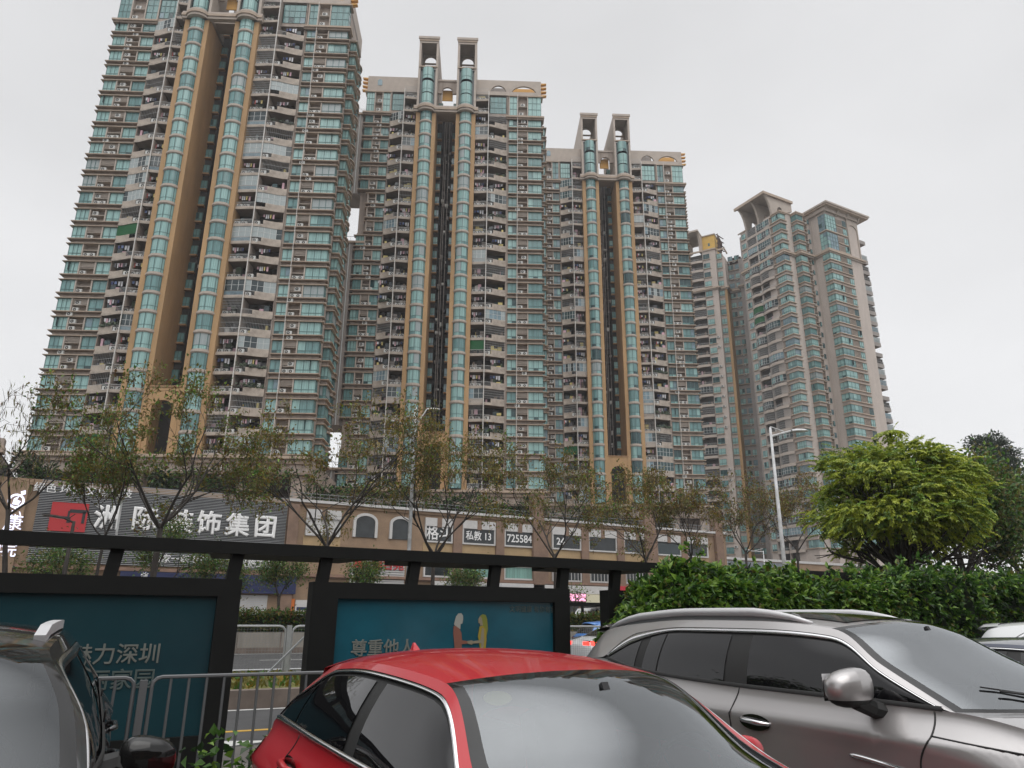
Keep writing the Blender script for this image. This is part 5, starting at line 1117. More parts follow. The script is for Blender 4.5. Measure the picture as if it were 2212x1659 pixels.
# ---------------------------------------------------------------- cars
def paint(n, c, metal=0., rough=.35, flake=0.):
    m = mat(n, c, rough, metal=metal, coat=.6 if n == 'paint_red' else 1.0, spec=.3 if n == 'paint_red' else .5, rvar=.04, scale=3); return m
paint('paint_red', (.41, .006, .014), .0, .4); paint('paint_taupe', (.42, .405, .402), .68, .34); paint('paint_grey', (.03, .03, .033), .5, .34); paint('paint_pearl', (.70, .71, .72), .0, .4); paint('paint_navy', (.018, .024, .05), .5, .3); paint('paint_blue', (.04, .17, .48), .0, .4)
mat('side_glass', (.006, .006, .007), .02, spec=.55); mat('chrome', (.82, .82, .83), .18, metal=1.); mat('rubber', (.012, .012, .012), .6); mat('black_gloss', (.008, .008, .008), .08); mat('tail_red', (.30, .01, .01), .2, coat=.6); mat('brake_on', (1, .03, .02), .4, emit=3.); mat('head_lens', (.35, .36, .38), .1); mat('tyre', (.018, .018, .018), .85); mat('alloy', (.42, .42, .43), .35, metal=.9); mat('seat', (.03, .028, .027), .8); mat('dash', (.022, .022, .024), .7); mat('rail_silver', (.60, .60, .61), .5, metal=.5); mat('plate_green', (.03, .22, .07), .5); mat('sticker', (.55, .56, .16), .5); mat('tissue', (.7, .7, .69), .8)
def glass_mat(name, tint, ior):
    m = bpy.data.materials.new(name); m.use_nodes = True; t = m.node_tree; t.nodes.clear(); o = t.nodes.new('ShaderNodeOutputMaterial'); mx = t.nodes.new('ShaderNodeMixShader'); fr = t.nodes.new('ShaderNodeFresnel'); fr.inputs['IOR'].default_value = ior
    tr = t.nodes.new('ShaderNodeBsdfTransparent'); tr.inputs[0].default_value = (*tint, 1); gl = t.nodes.new('ShaderNodeBsdfGlossy'); gl.inputs['Roughness'].default_value = .02; gl.inputs[0].default_value = (.93, .97, 1, 1)
    t.links.new(fr.outputs[0], mx.inputs[0]); t.links.new(tr.outputs[0], mx.inputs[1]); t.links.new(gl.outputs[0], mx.inputs[2]); t.links.new(mx.outputs[0], o.inputs[0]); MATS[name] = m
glass_mat('windshield', (.42, .46, .46), 2.7); glass_mat('windshield_bright', (.36, .40, .40), 4.2); glass_mat('windshield_dim', (.40, .44, .44), 1.9)
def pchip(xs, ys, x):
    xs = np.asarray(xs, float); ys = np.asarray(ys, float); h = np.diff(xs); d = np.diff(ys)/h; n = len(xs); m = np.zeros(n); m[0], m[-1] = d[0], d[-1]
    for i in range(1, n-1):
        if d[i-1]*d[i] > 0: w1, w2 = 2*h[i]+h[i-1], h[i]+2*h[i-1]; m[i] = (w1+w2)/(w1/d[i-1]+w2/d[i])
    x = np.clip(x, xs[0], xs[-1]); k = np.clip(np.searchsorted(xs, x)-1, 0, n-2); t = (x-xs[k])/h[k]
    return (2*t**3-3*t**2+1)*ys[k]+(t**3-2*t**2+t)*h[k]*m[k]+(-2*t**3+3*t**2)*ys[k+1]+(t**3-t**2)*h[k]*m[k+1]
def car(name, label, loc, rotz, sp):
    """x forward, y left, z up. sp['st']: stations (centre x, centre z, edge x, edge y, edge z, belt x, strip width)"""
    root = thing(name, label, sp.get('cat', 'car'), loc, rotz, sp.get('group', 'cars parked side by side'))
    st = np.array(sp['st'], float); ns = len(st); S = np.arange(ns); BX, BY, BZ = (np.array(a, float) for a in sp['belt'])
    P = sp['paint']
    def sv(col, s): return pchip(S, st[:, col], s)
    def belt(x): return np.array([x, float(pchip(BX, BY, x)), float(pchip(BX, BZ, x))])
    def edge(s): return np.array([float(sv(2, s)), float(sv(3, s)), float(sv(4, s))])
    def top(s, t):
        e = edge(s); c = np.array([float(sv(0, s)), 0, float(sv(1, s))]); k = 1-abs(t)**2.3
        return np.array([e[0]+(c[0]-e[0])*k, e[1]*t, e[2]+(c[2]-e[2])*k])
    def side(s, dist=None, v=None, out=0.):
        e = edge(s); b = belt(float(sv(5, s))); L = np.linalg.norm(b-e)
        if v is None: v = min(1., dist/L) if L > 1e-6 else 1.
        q = e+(b-e)*v; q = q.copy(); q[1] += sp.get('bulge', .03)*4*v*(1-v)*min(1, L/.25)+out; return q
    def both(fn, nm, m, smooth=True, label_=None):
        for sg in (1, -1):
            g = G(); fn(g, sg, m); g.smooth = smooth
            if g.f: g.build(nm, root)
    flip = lambda q, sg: (q[0], q[1]*sg, q[2])
    tt = np.array([-1, -.985, -.93, -.8, -.65, -.5, -.25, 0, .25, .5, .65, .8, .93, .985, 1])
    i_h, i_r, i_g = sp['hdr'], sp['rhdr'], sp['gend']      # station of windscreen header, of rear header, of rear glass bottom
    # --- windscreen, roof, rear glass, tail
    g = G(); ss = np.linspace(0.0, i_h, 15); ss = np.insert(ss, [1, len(ss)-1], [.07, i_h-.1])
    g.grid([[top(s, t) for t in tt] for s in ss], lambda i, j: sp.get('ws', 'windshield') if 1 <= i < len(ss)-2 and 1 < j < len(tt)-3 else 'black_gloss'); g.smooth = True; g.build('windshield', root)
    g = G(); ss = np.linspace(i_h, i_r, 26); pan = sp.get('panoramic')
    g.grid([[top(s, t) for t in tt] for s in ss], P); g.smooth = True; roof = g.build('roof', root)
    if pan:
        g = G(); ss = np.linspace(i_h+.12, i_h+pan, 12); g.grid([[top(s, t)+np.array([0, 0, .006]) for t in np.linspace(-.74, .74, 11)] for s in ss], 'black_gloss'); g.smooth = True; g.build('sunroof', roof)
    g = G(); ss = np.linspace(i_r, i_g, 10); g.grid([[top(s, t) for t in tt] for s in ss], lambda i, j: 'side_glass' if 1 <= i < 9 and 1 < j < len(tt)-3 else P); g.smooth = True; g.build('rear_window', root)
    g = G(); ss = np.linspace(i_g, ns-1, 6); g.grid([[top(s, t) for t in tt] for s in ss], P); g.smooth = True
    if sp.get('spoiler'):
        a = top(i_r-.05, -.93); q = sp['spoiler']
        g.grid([[top(i_r-.25, t)+np.array([0, 0, .012]) for t in np.linspace(-.96, .96, 13)], [top(i_r, t)+np.array([-q*.5, 0, .025]) for t in np.linspace(-.96, .96, 13)], [top(i_r, t)+np.array([-q*(1-.12*abs(t)), 0, -.01]) for t in np.linspace(-.96, .96, 13)], [top(i_r+.12, t)+np.array([-.02, 0, 0]) for t in np.linspace(-.96, .96, 13)]], P)
    g.build('tailgate', root)
    # --- sides of the cabin
    sA = np.linspace(0, ns-1, 90)
    dd = lambda s: float(sv(6, s))
    both(lambda g, sg, m: g.grid([[flip(side(s, v=v, out=-.014), sg) for v in np.linspace(0, 1, 5)] for s in sA], m), 'window_surround', 'rubber')
    both(lambda g, sg, m: g.grid([[flip(side(s, dist=dd(s)*f), sg) for f in (0, .15, .5, 1.)] for s in sA], m), 'roof_rail_panel' if False else 'cant_rail', P)
    a0, a1 = sp['dlo']                                   # station range of the side glass
    sD = np.linspace(a0, a1, 60); cw0 = sp.get('chrome_w', .022); cws = sp.get('chrome_ws'); cwf = lambda s: float(pchip(cws[0], cws[1], s)) if cws else cw0
    both(lambda g, sg, m: g.grid([[flip(side(s, dist=dd(s)+k, out=o), sg) for k, o in ((.004, -.01), (.006, .004), (cwf(s), .004), (cwf(s)+.003, -.01))] for s in sD], m), 'chrome_trim', 'chrome')
    if sp.get('belt_chrome'):
        both(lambda g, sg, m: g.grid([[flip(side(s, v=1, out=o)+np.array([0, 0, z]), sg) for z, o in ((.024, -.008), (.022, .006), (.003, .007), (.0, -.004))] for s in sD], m), 'belt_trim', 'chrome')
    else: both(lambda g, sg, m: g.grid([[flip(side(s, v=1, out=o)+np.array([0, 0, z]), sg) for z, o in ((.022, -.008), (.02, .004), (-.004, .005))] for s in sD], m), 'belt_trim', 'rubber')
    for pa, pb in sp['panes']:
        sP = np.linspace(pa, pb, 16)
        def pane(g, sg, m):
            rows = []
            for s in sP:
                e = edge(s); b = belt(float(sv(5, s))); L = np.linalg.norm(b-e); v0 = min(1, (dd(s)+cwf(s)+.022)/max(L, 1e-6)); rows.append([flip(side(s, v=v0+(1-v0)*f, out=-.008), sg) for f in np.linspace(0, 1, 7)])
            g.grid(rows, m)
        both(pane, 'side_window', sp.get('pane_mat', 'side_glass'))
    # --- lower body
    xr, xf = BX[0], BX[-1]; wb = sp['wheels']; rw = sp.get('arch', .37); sill = sp.get('sill', .26); ym = sp['ymax']
    xs = sorted(set(np.round(np.concatenate([np.linspace(xr, xf, 70)]+[w+np.linspace(-rw, rw, 25) for w in wb]), 4)))
    def zs(x):
        z = sill+.12*max(0, (abs(x)-1.75)/.5)
        for w in wb:
            if abs(x-w) < rw: z = max(z, .33+math.sqrt(max(0, rw*rw-(x-w)**2)))
        return z
    YX, YY = np.array(ym[0], float), np.array(ym[1], float)
    def low(x, z):
        b = belt(x); y1 = float(pchip(YX, YY, x)); u = max(0., (b[2]-z)); k = min(1, u/.22); k = k*k*(3-2*k); y = b[1]+(y1-b[1])*k
        y += .016*math.exp(-((z-sp.get('crease', .80))/.02)**2)*.6 - .05*max(0, (.55-z)/.3)**1.6-.012*max(0, min(1, (sp.get('crease', .8)-z)/.06))
        return np.array([x, y, z])
    def lower(g, sg, m):
        rows = []
        for x in xs:
            zb = belt(x)[2]; zl = zs(x); c = sp.get('crease', .8)
            zz = [zb-(zb-zl)*f for f in np.linspace(0, 1, 22)]
            rows.append([flip(low(x, z), sg) for z in zz])
        g.grid(rows, m)
    both(lower, 'body_side', P)
    for sx in sp['seams']:
        def seam(g, sg, m):
            k = np.arange(len(sx)); f = np.linspace(0, len(sx)-1, 30); g.tube([flip(low(x, z)+np.array([0, .0, 0]), sg) for x, z in zip(pchip(k, [q[0] for q in sx], f), pchip(k, [q[1] for q in sx], f))], .0055, 'rubber', 5)
        both(seam, 'panel_gap', 'rubber')
    for hx, hz in sp.get('handles', ()):
        def hd(g, sg, m):
            c = low(hx, hz); g.add([flip((c[0]+.14*math.cos(a), c[1]+.006, c[2]+.052*math.sin(a)), sg) for a in np.linspace(0, 2*math.pi, 20)[:-1]], [tuple(range(19))], 'black_gloss')
            g.tube([flip((c[0]-.135, c[1]+.0, c[2]+.015), sg), flip((c[0]-.08, c[1]+.035, c[2]+.012), sg), flip((c[0]+.06, c[1]+.037, c[2]+.004), sg), flip((c[0]+.135, c[1]+.004, c[2]+.0), sg)], [.013, .017, .017, .012], sp.get('handle_mat', P), 8)
        both(hd, 'door_handle', P)
    if sp.get('moulding'):
        pts = sp['moulding']
        kk = np.arange(len(pts)); ff = np.linspace(0, len(pts)-1, 20); pp_ = list(zip(pchip(kk, [q[0] for q in pts], ff), pchip(kk, [q[1] for q in pts], ff)))
        both(lambda g, sg, m: g.tube([flip(low(x, z)+np.array([0, .004, 0]), sg) for x, z in pp_], [.003, .009]+[.013]*18, m, 6), 'side_moulding', 'chrome')
    # --- bonnet, ends
    hd = np.array(sp['hood'], float); k = np.arange(len(hd)); hs = np.linspace(0, len(hd)-1, 16)
    def hood(s, t):
        x0 = float(pchip(k, hd[:, 0], s)); z0 = float(pchip(k, hd[:, 1], s)); b = belt(float(pchip(k, hd[:, 2], s))); q = 1-abs(t)**2.2
        return np.array([b[0]+(x0-b[0])*q, b[1]*t, b[2]+(z0-b[2])*q+.012*math.exp(-((abs(t)-.72)/.06)**2)*q])
    g = G(); g.grid([[hood(s, t) for t in tt] for s in hs], P); g.smooth = True; g.build('bonnet', root)
    for x, sgx, nm in ((xf, 1, 'front_bumper'), (xr, -1, 'rear_bumper')):
        g = G(); zb = belt(x)[2]; zl = zs(x); rows = []
        for f in np.linspace(0, 1, 12):
            z = zb+(zl-zb)*f; p = low(x, z); bl = (.10 if sgx > 0 else .07)*(1-.35*abs(2*f-1)**2)
            c0 = (hd[-1, 0]-xf) if sgx > 0 else (xr-st[-1, 0])
            rows.append([(x+sgx*((c0*(1-f)+bl*min(1, f*4))*(1-abs(t)**2.4)), p[1]*t, z+((hd[-1, 1] if sgx > 0 else st[-1, 1])-zb)*(1-abs(t)**2.3)*(1-f)) for t in tt])
        g.grid(rows, P); g.smooth = True; b_ = g.build(nm, root)
        if sgx > 0:
            q = G(); q.box(xf+.0, xf+.13, -.42, .42, zl+.08, zb-.12, 'rubber')
            for i in range(5): q.box(xf+.1, xf+.145, -.4, .4, zl+.12+i*.06, zl+.14+i*.06, 'chrome')
            q.build('grille', root)
    def lamp_f(g, sg, m):
        g.grid([[flip(low(x, z)+np.array([0, .008, 0]), sg) for z in np.linspace(.62, .76, 4)] for x in np.linspace(xf-.42, xf-.02, 8)], m)
    both(lamp_f, 'headlight', 'head_lens')
    def lamp_r(g, sg, m):
        zb = belt(xr+.2)[2]; g.grid([[flip(low(x, z)+np.array([0, .008, 0]), sg) for z in np.linspace(zb-.2, zb-.06, 4)] for x in np.linspace(xr+.02, xr+.32, 8)], m)
        g.grid([[(xr-.085*(1-abs(t)**2.4)-.012, t*sg*low(xr, zb-.1)[1], z) for z in (zb-.2, zb-.08)] for t in (.55, .7, .85, .98)], m)
    both(lamp_r, 'tail_light', sp.get('tail_mat', 'tail_red'))
    # --- wheels
    for w in wb:
        for sg in (1, -1):
            yo = float(pchip(YX, YY, w))-.03; yi = yo-.22; g = G(); n = 28; prof = [(.20, yi), (.32, yi), (.335, yi+.03), (.335, yo-.03), (.32, yo), (.225, yo), (.215, yo-.03)]
            g.grid([[(w+r*math.cos(2*math.pi*i/n), y*sg, .335+r*math.sin(2*math.pi*i/n)) for r, y in prof] for i in range(n+1)], 'tyre'); g.smooth = True; ty = g.build('wheel', root)
            g = G(); g.disc((w, (yo-.06)*sg, .335), (0, sg, 0), .22, 'rubber', 24)
            for i in range(5):
                a = 2*math.pi*i/5; g.bar((w, (yo-.035)*sg, .335), (w+.21*math.cos(a), (yo-.02)*sg, .335+.21*math.sin(a)), .055, .02, 'alloy', up=(0, 1, 0))
            g.tube([(w+.215*math.cos(2*math.pi*i/24), (yo-.015)*sg, .335+.215*math.sin(2*math.pi*i/24)) for i in range(25)], .012, 'alloy', 6, cap=False); g.build('rim', ty)
    g = G()
    g.box(xr+.1, xf-.1, -.6, .6, .22, .5, 'rubber')
    for w in wb: g.box(w-rw-.02, w+rw+.02, -.8, .8, .3, .33+rw+.02, 'rubber') if False else g.box(w-rw, w+rw, -.62, .62, .3, .33+rw, 'rubber')
    g.build('underbody', root)
    # --- cabin: dashboard, seats, mirror
    zb = belt(float(sv(5, 1.0)))[2]; xc = float(sv(0, 0)); g = G(); yb = belt(xc-.4)[1]-.1
    g.grid([[(xc-.04, y, zb-.13) for y in (-yb, 0, yb)], [(xc-.35, y, zb-.07) for y in (-yb, 0, yb)], [(xc-.62, y, zb-.10) for y in (-yb, 0, yb)], [(xc-.66, y, zb-.4) for y in (-yb, 0, yb)]], 'dash')
    g.box(xr+.4, xc-.5, -yb, yb, .3, .36, 'dash'); g.box(xr+.35, xr+1.0, -yb+.05, yb-.05, .4, zb-.02, 'seat'); g.build('dashboard', root)
    for y in (-.38, .38):
        g = G(); x = xc-1.35; g.box(x-.1, x+.5, y-.24, y+.24, .4, .55, 'seat'); g.bar((x-.05, y, .5), (x-.3, y, zb+.16), .46, .14, 'seat', up=(1, 0, 0)); g.bar((x-.31, y, zb+.18), (x-.34, y, zb+.34), .26, .1, 'seat', up=(1, 0, 0)); g.build('seat', root)
    for y0, y1 in ((.62, .05), (.0, -.52)):
        g = G(); q = [top(.10+.22*f, y0+(y1-y0)*f)+np.array([.012, 0, .02]) for f in (0, .5, 1)]; g.tube([tuple(v) for v in q], [.010, .008, .006], 'rubber', 5); q = [top(.13+.30*f, y0+.03+(y1-y0-.1)*f)+np.array([.006, 0, .010]) for f in (0, .5, 1)]; g.tube([tuple(v) for v in q], .006, 'rubber', 4); g.build('wiper', root)
    g = G(); g.tube([(xc-.78+.04*math.sin(a), .38+.18*math.cos(a), zb-.02+.17*math.sin(a)) for a in np.linspace(0, 2*math.pi, 21)], .014, 'rubber', 6, cap=False); g.build('steering_wheel', root)
    p = top(i_h-.28, 0); g = G(); g.box(p[0]-.10, p[0]-.06, -.11, .11, p[2]-.1, p[2]-.03, 'dash'); g.bar((p[0]-.07, 0, p[2]-.05), (p[0]+.02, 0, p[2]), .03, .03, 'dash'); g.build('interior_mirror', root)
    # --- door mirrors
    mx, mz = sp['mirror']; mw_, mh_, ml_ = sp.get('mirror_size', (.12, .085, .07))
    for sg in (1, -1):
        b = belt(mx); c = np.array([mx, b[1]+.055+mw_, mz]); g = G(); n1, n2 = 12, 18
        def se(u, v, e=.78):
            f = lambda q: math.copysign(abs(q)**e, q)
            return np.array([f(math.cos(u))*f(math.cos(v))*ml_, f(math.cos(u))*f(math.sin(v))*mw_, f(math.sin(u))*mh_])
        rows = []
        for i in range(n1+1):
            u = -math.pi/2+math.pi*i/n1; row = []
            for j in range(n2+1):
                q = se(u, 2*math.pi*j/n2); q[2] *= 1-.22*(q[1]/mw_) if q[2] > 0 else 1; q[0] -= .25*abs(q[1]+mw_)*.35; row.append(flip(c+q, sg))
            rows.append(row)
        g.grid(rows, lambda i, j: sp.get('mirror_mat', P) if i >= 4 else 'rubber'); g.smooth = True; mo = g.build('door_mirror', root)
        g = G(); g.tube([flip(c+np.array([0, -.02, -mh_*.6]), sg), flip((mx+.0, b[1]+.05, b[2]-.03), sg), flip((mx+.02, b[1]-.02, b[2]-.05), sg)], [.055, .05, .06], 'rubber', 8); g.build('bracket', mo)
        g = G(); g.grid([[flip(c+np.array([-ml_*.93-.02, y, z]), sg) for y in (-mw_*.75, mw_*.75)] for z in (-mh_*.7, mh_*.7)], 'chrome'); g.build('mirror_glass', mo)
    if sp.get('rails'):
        r0, r1, ry, rh = sp['rails']
        for sg in (1, -1):
            g = G(); pts = []; rad = []
            for i, f in enumerate(np.linspace(0, 1, 15)):
                s = r0+(r1-r0)*f; q = top(s, ry); up = rh*min(1, sp.get('rail_k', 5)*f, 5*(1-f))**.7; pts.append((q[0], q[1]*sg, q[2]+up)); rad.append(sp['rail_r'] if sp.get('rail_r') else .014+.018*min(1, 6*f, 6*(1-f)))
            g.tube(pts, rad, sp.get('rail_mat', 'rail_silver'), 4 if sp.get('rail_r') else 8); g.smooth = not sp.get('rail_r')
            for f in np.linspace(.06, .94, 10):
                s = r0+(r1-r0)*f; q = top(s, ry); up = rh*min(1, 5*f, 5*(1-f))**.7; g.bar((q[0], q[1]*sg, q[2]-.01), (q[0], q[1]*sg, q[2]+up), .12, .02, 'rubber', up=(1, 0, 0)) if f in () else None
            g.grid([[(top(r0+(r1-r0)*f, ry)[0], top(r0+(r1-r0)*f, ry)[1]*sg, top(r0+(r1-r0)*f, ry)[2]-.01+(rh*min(1, 5*f, 5*(1-f))**.7)*h) for h in (0, 1)] for f in np.linspace(0, 1, 15)], 'galv_dark'); g.build('roof_rail', root)
    if sp.get('fin'):
        s, m = sp['fin'], P; q = top(s, 0); g = G()
        prof = [(.085, 0, .03), (.05, .012, .028), (.01, .02, .022), (-.015, .048, .008), (-.035, .06, .006), (-.05, .058, .005), (-.045, .02, .02), (-.055, 0, .03)]
        vs = [(q[0]+x, y*sg, q[2]+z-.005) for x, z, y in prof for sg in (1, -1)]; n = len(prof); g.add(vs, [tuple(2*i for i in range(n)), tuple(2*i+1 for i in range(n))[::-1]]+[(2*i, 2*i+1, (2*i+3) % (2*n), (2*i+2) % (2*n)) for i in range(n)], m); g.build('aerial_fin', root)
    if sp.get('sticker'):
        s, t = sp['sticker']; g = G(); g.add([tuple(top(s+.085*math.sin(a), t+.085*math.cos(a))+np.array([-.008, 0, -.012])) for a in np.linspace(0, 2*math.pi, 17)[:-1]], [tuple(range(16))], 'sticker'); g.build('sticker', root)
    return root, top, belt
CARROT = R(-90)
hatch = dict(paint='paint_red', hdr=2, rhdr=5, gend=6,
    # centre x, centre z, edge x, edge y, edge z, belt x, strip
    st=[(1.30, .985, 1.05, .69, .98, 1.07, .045), (.88, 1.165, .68, .62, 1.11, .80, .055), (.36, 1.405, .22, .53, 1.36, .42, .045), (-.5, 1.458, -.45, .588, 1.402, -.45, .034), (-1.1, 1.435, -1.02, .575, 1.375, -1.05, .036),
        (-1.72, 1.36, -1.6, .53, 1.285, -1.5, .14), (-2.02, 1.06, -1.93, .64, 1.03, -1.84, .12), (-2.12, .93, -2.0, .70, .935, -2.0, .02)],
    belt=([-2.1, -2.0, -1.84, -1.5, -.6, .4, 1.16, 1.6, 1.95, 2.1], [.66, .70, .745, .775, .79, .77, .70, .68, .64, .56], [.90, .935, 1.01, 1.055, 1.045, 1.03, .98, .92, .82, .70]),
    ymax=([-2.1, -1.9, -1.3, 0, 1.2, 1.8, 2.1], [.74, .85, .892, .885, .89, .84, .66]), wheels=(-1.3, 1.33), crease=.84,
    dlo=(.22, 5.32), panes=((.35, 2.66), (2.82, 4.28), (4.34, 5.2)), belt_chrome=True, chrome_w=.018,
    seams=([(.95, 1.0), (.98, .8), (.92, .4)], [(-.12, 1.03), (-.14, .6), (-.14, .3)], [(-1.0, 1.04), (-1.05, .85), (-.92, .7), (-.9, .5)]), handles=((.12, .9), (-.86, .92)),
    hood=[(1.30, .985, 1.05), (1.7, .96, 1.6), (2.02, .84, 1.95), (2.16, .70, 2.1)], mirror=(.36, 1.035), mirror_size=(.08, .07, .06), fin=4.55, spoiler=.1, sticker=(1.72, -.76))
car('red_hatchback', 'shiny red hatchback parked in the middle, shark-fin aerial on its roof', (1.785, 3.08, 0), CARROT, hatch)
suv = dict(ws='windshield_bright', paint='paint_taupe', hdr=2, rhdr=6, gend=7, panoramic=2.6,
    st=[(1.72, 1.12, 1.46, .78, 1.125, 1.48, .05), (1.18, 1.38, 1.0, .72, 1.345, 1.14, .055), (.70, 1.605, .55, .585, 1.555, .74, .06), (-.1, 1.665, -.08, .615, 1.60, .0, .062), (-.9, 1.668, -.85, .615, 1.605, -.85, .065), (-1.6, 1.63, -1.5, .595, 1.575, -1.45, .10),
        (-2.3, 1.565, -2.15, .555, 1.50, -1.85, .46), (-2.55, 1.18, -2.42, .68, 1.15, -2.2, .20), (-2.62, 1.0, -2.5, .76, 1.03, -2.5, .02)],
    belt=([-2.62, -2.5, -2.2, -1.85, -1.4, -.85, 0, .74, 1.48, 2.0, 2.35, 2.5], [.70, .76, .82, .835, .85, .86, .865, .86, .80, .77, .71, .62], [.98, 1.03, 1.20, 1.265, 1.20, 1.165, 1.145, 1.14, 1.125, 1.04, .92, .80]),
    ymax=([-2.62, -2.4, -1.6, 0, 1.4, 2.1, 2.5], [.80, .91, .955, .95, .955, .90, .72]), wheels=(-1.55, 1.45), arch=.41, crease=.97, sill=.3,
    dlo=(.22, 5.7), panes=((.4, 3.02), (3.3, 4.28), (4.31, 4.62), (4.82, 5.68)), chrome_ws=((0, 1.0, 2.5, 4.2, 4.7, 5.15, 5.7), (.013, .016, .034, .034, .06, .10, .03)), bulge=.035,
    seams=([(1.36, 1.12), (1.38, 1.0), (1.32, .85), (1.30, .4)], [(-.08, 1.14), (-.12, .9), (-.12, .4)], [(-1.16, 1.16), (-1.2, .95), (-1.02, .7), (-1.0, .5)], [(2.3, .93), (1.9, .965), (1.38, 1.0)]), handles=((.12, .935), (-.98, .95)), handle_mat='chrome',
    moulding=[(.86, .84), (.95, .835), (1.2, .81), (1.45, .785), (1.75, .755)], hood=[(1.72, 1.12, 1.46), (2.1, 1.08, 1.98), (2.42, .98, 2.32), (2.58, .82, 2.5)], mirror=(1.02, 1.225), mirror_size=(.155, .108, .09), rails=(2.35, 5.9, .93, .055), spoiler=.22)
car('crossover_car', 'taupe metallic crossover with silver roof rails, parked at the right', (5.06, 4.2, 0), CARROT, suv)
left = dict(suv); left.update(ws='windshield_dim', paint='paint_grey', panoramic=None, moulding=None, handle_mat='paint_grey', rails=(2.28, 5.9, .90, .03), rail_k=60, rail_r=.034, rail_mat='rail_silver', mirror=(.86, 1.03), mirror_size=(.115, .09, .075), mirror_mat='black_gloss')
left['st'] = [(a, b-.09, c, d, e-.09, f, h) for a, b, c, d, e, f, h in suv['st']]; left['belt'] = (suv['belt'][0], suv['belt'][1], [z-.09 for z in suv['belt'][2]])
car('crossover_car', 'dark grey car cut by the left edge, only windscreen, rail and mirror showing', (-.74, 4.62, 0), CARROT, left)
dark = dict(hatch); dark.update(paint='paint_navy', sticker=None)
dark['st'] = [(a, b, c, d, e, f, h) for a, b, c, d, e, f, h in hatch['st']]
v = at_z(2150, 1382, 1.455); car('saloon_car', 'dark navy car at the right edge, between the taupe and white cars', (8.35, 4.0, 0), CARROT, dark)
white = dict(suv); white.update(paint='paint_pearl', panoramic=None, moulding=None, rails=None, tail_mat='tail_red')
car('crossover_car', 'white car with roof spoiler at the far right edge, before the dark hedge', (12.8, 4.9, 0), CARROT, white)
# traffic seen through the gap beyond the shelter
taxi = dict(hatch); taxi.update(paint='paint_blue', sticker=None, fin=None, cat='taxi', group='vehicles on the road', tail_mat='tail_red')
bx = at_y(1262, 1360, 27.5).x
taxi['st'] = [(a, b_*(1 if b_ < 1.1 else 1.09), c, d, e*(1 if e < 1.1 else 1.09), f, h) for a, b_, c, d, e, f, h in hatch['st']]
rt, tp, bl = car('taxi', 'blue-topped taxi driving away beyond the median fence', (bx+1.9, 27.5, 0), 0, taxi)
g = G(); g.box(-.55, -.25, -.35, .35, 1.58, 1.68, 'paint_blue'); g.build('roof_sign', rt)
g = G(); g.box(-2.27, -2.1, -.62, .62, .38, .72, 'paint_pearl'); g.build('bumper_panel', rt); g = G(); g.box(-2.30, -2.27, -.22, .22, .52, .66, 'plate_green'); g.build('number_plate', rt)
w2 = dict(hatch); w2['st'] = hatch['st'][:3]+[(-.3, 1.44, -.3, .57, 1.38, -.3, .06), (-.75, 1.42, -.7, .55, 1.35, -.7, .07), (-1.1, 1.33, -1.05, .54, 1.27, -1.05, .12), (-1.6, 1.06, -1.55, .66, 1.04, -1.5, .08), (-2.15, .95, -2.0, .70, .935, -2.0, .02)]; w2.update(fin=None, spoiler=None, dlo=(.22, 5.3), panes=((.35, 2.9), (3.0, 4.6), (4.7, 5.1)), paint='paint_pearl', sticker=None, cat='car', group='vehicles on the road', tail_mat='brake_on')
bx = at_y(1262, 1395, 22.6).x
car('white_car', 'white car with glowing brake light in the nearer lane beyond the fence', (bx+1.75, 22.4, 0), 0, w2)
bx = at_y(1292, 1300, 46.5).x; root = thing('delivery_van', 'white van with rounded nose parked by the far bus shelter', 'van', (bx, 46.5, 0))
g = G(); sec = [(-1.2, 2.4), (-.5, 2.45), (3.6, 2.45), (3.6, .5), (-3.0, .5), (-3.0, 1.0), (-2.6, 1.45), (-1.9, 1.6)]; g.ext_xz(sec, -.9, .9, 'paint_pearl'); g.build('body', root)
g = G(); g.ext_xz([(-1.75, 1.65), (-1.15, 2.3), (-.2, 2.3), (-.2, 1.6)], -.92, -.9, 'side_glass'); g.ext_xz([(.1, 1.6), (.1, 2.3), (3.2, 2.3), (3.2, 1.6)], -.92, -.9, 'side_glass'); g.build('window', root)
for x in (-2.1, 2.6): g = G(); g.tube([(x, -.95, .4), (x, -.7, .4)], .4, 'tyre', 16); g.build('wheel', root)
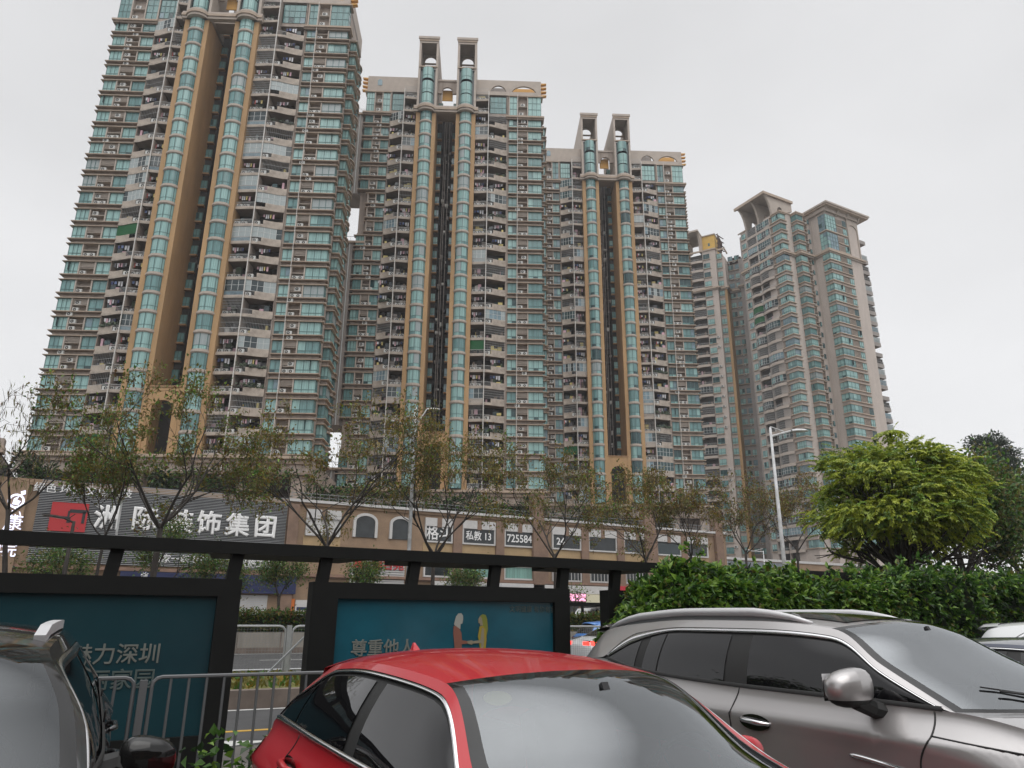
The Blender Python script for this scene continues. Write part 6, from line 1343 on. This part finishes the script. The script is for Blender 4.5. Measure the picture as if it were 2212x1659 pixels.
# tissue and beads lying on the red car's dashboard
root = thing('tissue', 'crumpled white tissue on the red car dashboard', 'tissue', (2.2, 2.0, .945)); g = G(); rg = np.random.default_rng(4)
g.grid([[(x*.26-.13, y*.12-.06, .02+.03*math.sin(x*7+y*3)*math.cos(y*5)) for x in np.linspace(0, 1, 9)] for y in np.linspace(0, 1, 6)], 'tissue'); g.build('sheet', root)
# ---------------------------------------------------------------- block of flats and trees behind the viewer (they show in the glass and paint)
root = thing('block_of_flats', 'low brown block behind the viewer, mirrored in the car windows', 'building', (4, -17, 0), 0)
g = G(); g.box(-22, 14, -12, 0, 0, 9.5, 'tile_pink'); g.build('wall', root); g = G(); g.add([(-23, .8, 9.5), (15, .8, 9.5), (15, -13, 9.5), (-23, -13, 9.5), (-20, -6, 12.2), (12, -6, 12.2)], [(0,1,5,4), (1,2,5), (2,3,4,5), (3,0,4), (3,2,1,0)], 'ledge_brown'); g.build('roof', root)
for i in range(8):
    for j in range(3): g = G(); g.box(-20+i*4.2, -18+i*4.2, 0, .06, 1.2+j*3, 2.8+j*3, 'gdark'); g.build('window', root)

src = [o for o in bpy.data.objects if o.name == 'bushy_tree'][0]
for i, (x, y, k) in enumerate(((-13, 12, 1.3), (-20, 24, 1.6), (-26, 15, 1.8), (-34, 30, 2.0), (-19, 7, 1.3), (-40, 12, 2.2))):
    o = dup(src, None, (x, y, 0), i*1.3); o.scale = (k, k, k)
    o['label'] = ('bushy tree beside the road, mirrored in the taupe car windows'); o['group'] = 'roadside trees left of the car park'
# ---------------------------------------------------------------- thin grey haze over the far towers
hz = bpy.data.materials.new('haze'); hz.use_nodes = True; t = hz.node_tree; t.nodes.clear(); o = t.nodes.new('ShaderNodeOutputMaterial'); v = t.nodes.new('ShaderNodeVolumePrincipled')
v.inputs['Color'].default_value = (.93, .94, .96, 1); v.inputs['Density'].default_value = .00036; v.inputs['Anisotropy'].default_value = .2; t.links.new(v.outputs[0], o.inputs['Volume']); MATS['haze'] = hz
g = G(); g.box(-410, 710, -260, 910, -1.6, 125, 'haze'); stuff(tag(g.build('haze'), 'thin grey haze hanging in the air over the street and towers', 'haze'))
